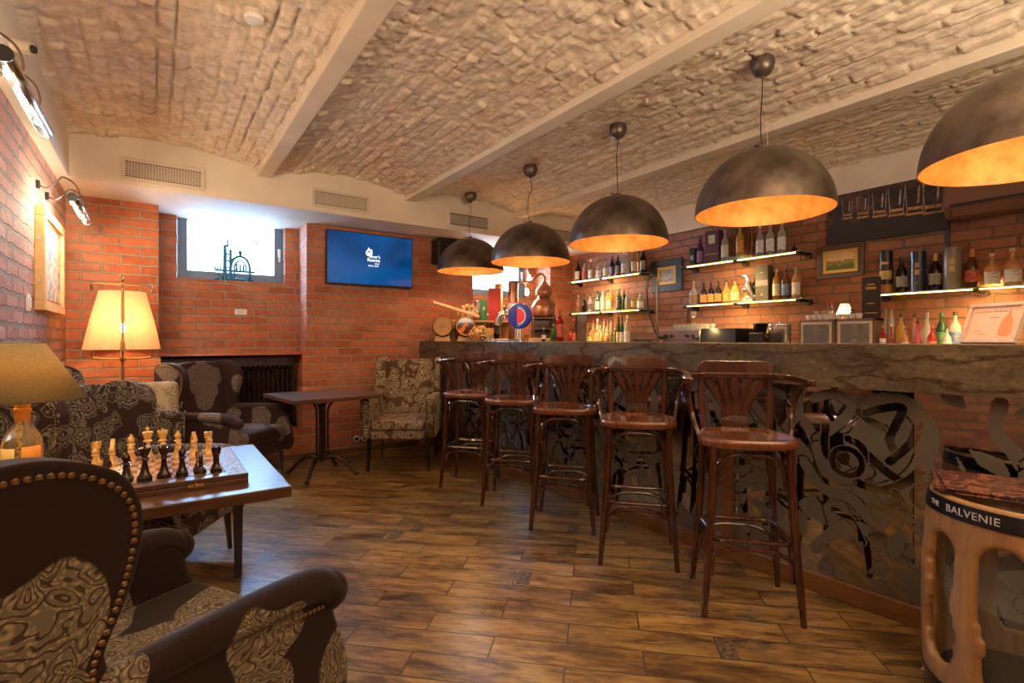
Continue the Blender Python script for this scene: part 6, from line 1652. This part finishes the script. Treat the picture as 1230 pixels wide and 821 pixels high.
for j in range(nZ):
    for i in range(nT):
        if not solid[j][i]: continue
        fs2.append((vid(0, j, i), vid(0, j, i + 1), vid(0, j + 1, i + 1), vid(0, j + 1, i)))
        fs2.append((vid(1, j, i), vid(1, j + 1, i), vid(1, j + 1, i + 1), vid(1, j, i + 1)))
        for dj, di, e in ((0, -1, ((j, i), (j + 1, i))), (0, 1, ((j, i + 1), (j + 1, i + 1))), (-1, 0, ((j, i), (j, i + 1))), (1, 0, ((j + 1, i), (j + 1, i + 1)))):
            jj, ii = j + dj, (i + di) % nT
            if jj < 0 or jj >= nZ or not solid[jj][ii]:
                (a0, a1), (c0, c1) = e; fs2.append((vid(0, a0, a1), vid(0, c0, c1), vid(1, c0, c1), vid(1, a0, a1)))
b.add(vs, fs2)
me_o = b.build('barrel_wood', 'barrelwood', bd, smooth=180)
md = me_o.modifiers.new('soften', 'SMOOTH'); md.factor = .6; md.iterations = 7
def hoop(z0, z1, nm='steel_hoop'):
    return MB().lathe([(brad(z0) + .001, z0), (brad(z0) + .004, z0 + .001), (brad((z0 + z1) / 2) + .004, (z0 + z1) / 2), (brad(z1) + .004, z1 - .001), (brad(z1) + .001, z1)], n=72, cap0=False, cap1=False).build(nm, 'steelband', bd)
hoop(.654, .706, 'top_band'); hoop(.055, .115); hoop(.0, .03)
for tx, sz, an_ in (('THE', .024, 2.27), ('BALVENIE', .033, 2.77)):
    bb = text_mesh(tx, sz, 'band_lettering', 'letter', bd, Matrix.Translation((0, 0, .680)), bendr=brad(.68) + .0050, ang=an_, extrude=.0006, spacing=1.08)
for q in range(9):
    a = phase + (q + .5) * 2 * PI / 9
    for z in (.085,): 
        m = MB(); m.ball(((brad(z) + .005) * math.cos(a), (brad(z) + .005) * math.sin(a), z), .008, 8); m.build('rivet', 'chrome', bd)
MB().lathe([(.228, .018), (.228, .10), (.12, .102), (.001, .103)], n=48).build('floor_disc', 'dark', bd)
MB().lathe([(.228, .395), (.228, .402), (.001, .402)], n=48).build('glass_shelf', 'linerglass', bd)
MB().lathe([(.232, .690), (.232, .700), (.001, .700)], n=48).build('glass_lid', 'linerglass', bd)
MB().lathe([(.215, .105), (.215, .655)], n=48, cap0=False, cap1=False).build('glass_liner', 'linerglass', bd)
M['menucover'] = art_mat('glossy_printed_cover', 5.1, [(.02, .008, .008), (.06, .018, .015), (.025, .012, .03), (.30, .12, .05), (.03, .010, .010)], 22)
M['menucover'].node_tree.nodes['Principled BSDF'].inputs['Roughness'].default_value = .12
for i, (dx, dy, rz, lb) in enumerate(((0, 0, -6, 'glossy dark menu lying at the bottom of the pile on the barrel'), (.012, .012, -2, 'glossy dark menu in the middle of the pile on the barrel'), (.022, -.006, 3, 'glossy dark menu with light streaks on top of the pile on the barrel'))):
    o = MB().b2(-.15, .15, -.215, .215, 0, .005).build('menu', 'menucover', smooth=0, bevel=.001)
    o.location = (BCX + .005 + dx, BCY + .02 + dy, .722 + .0058 * i); o.rotation_euler = (0, 0, R(18 + rz)); tag(o, lb, 'menu')
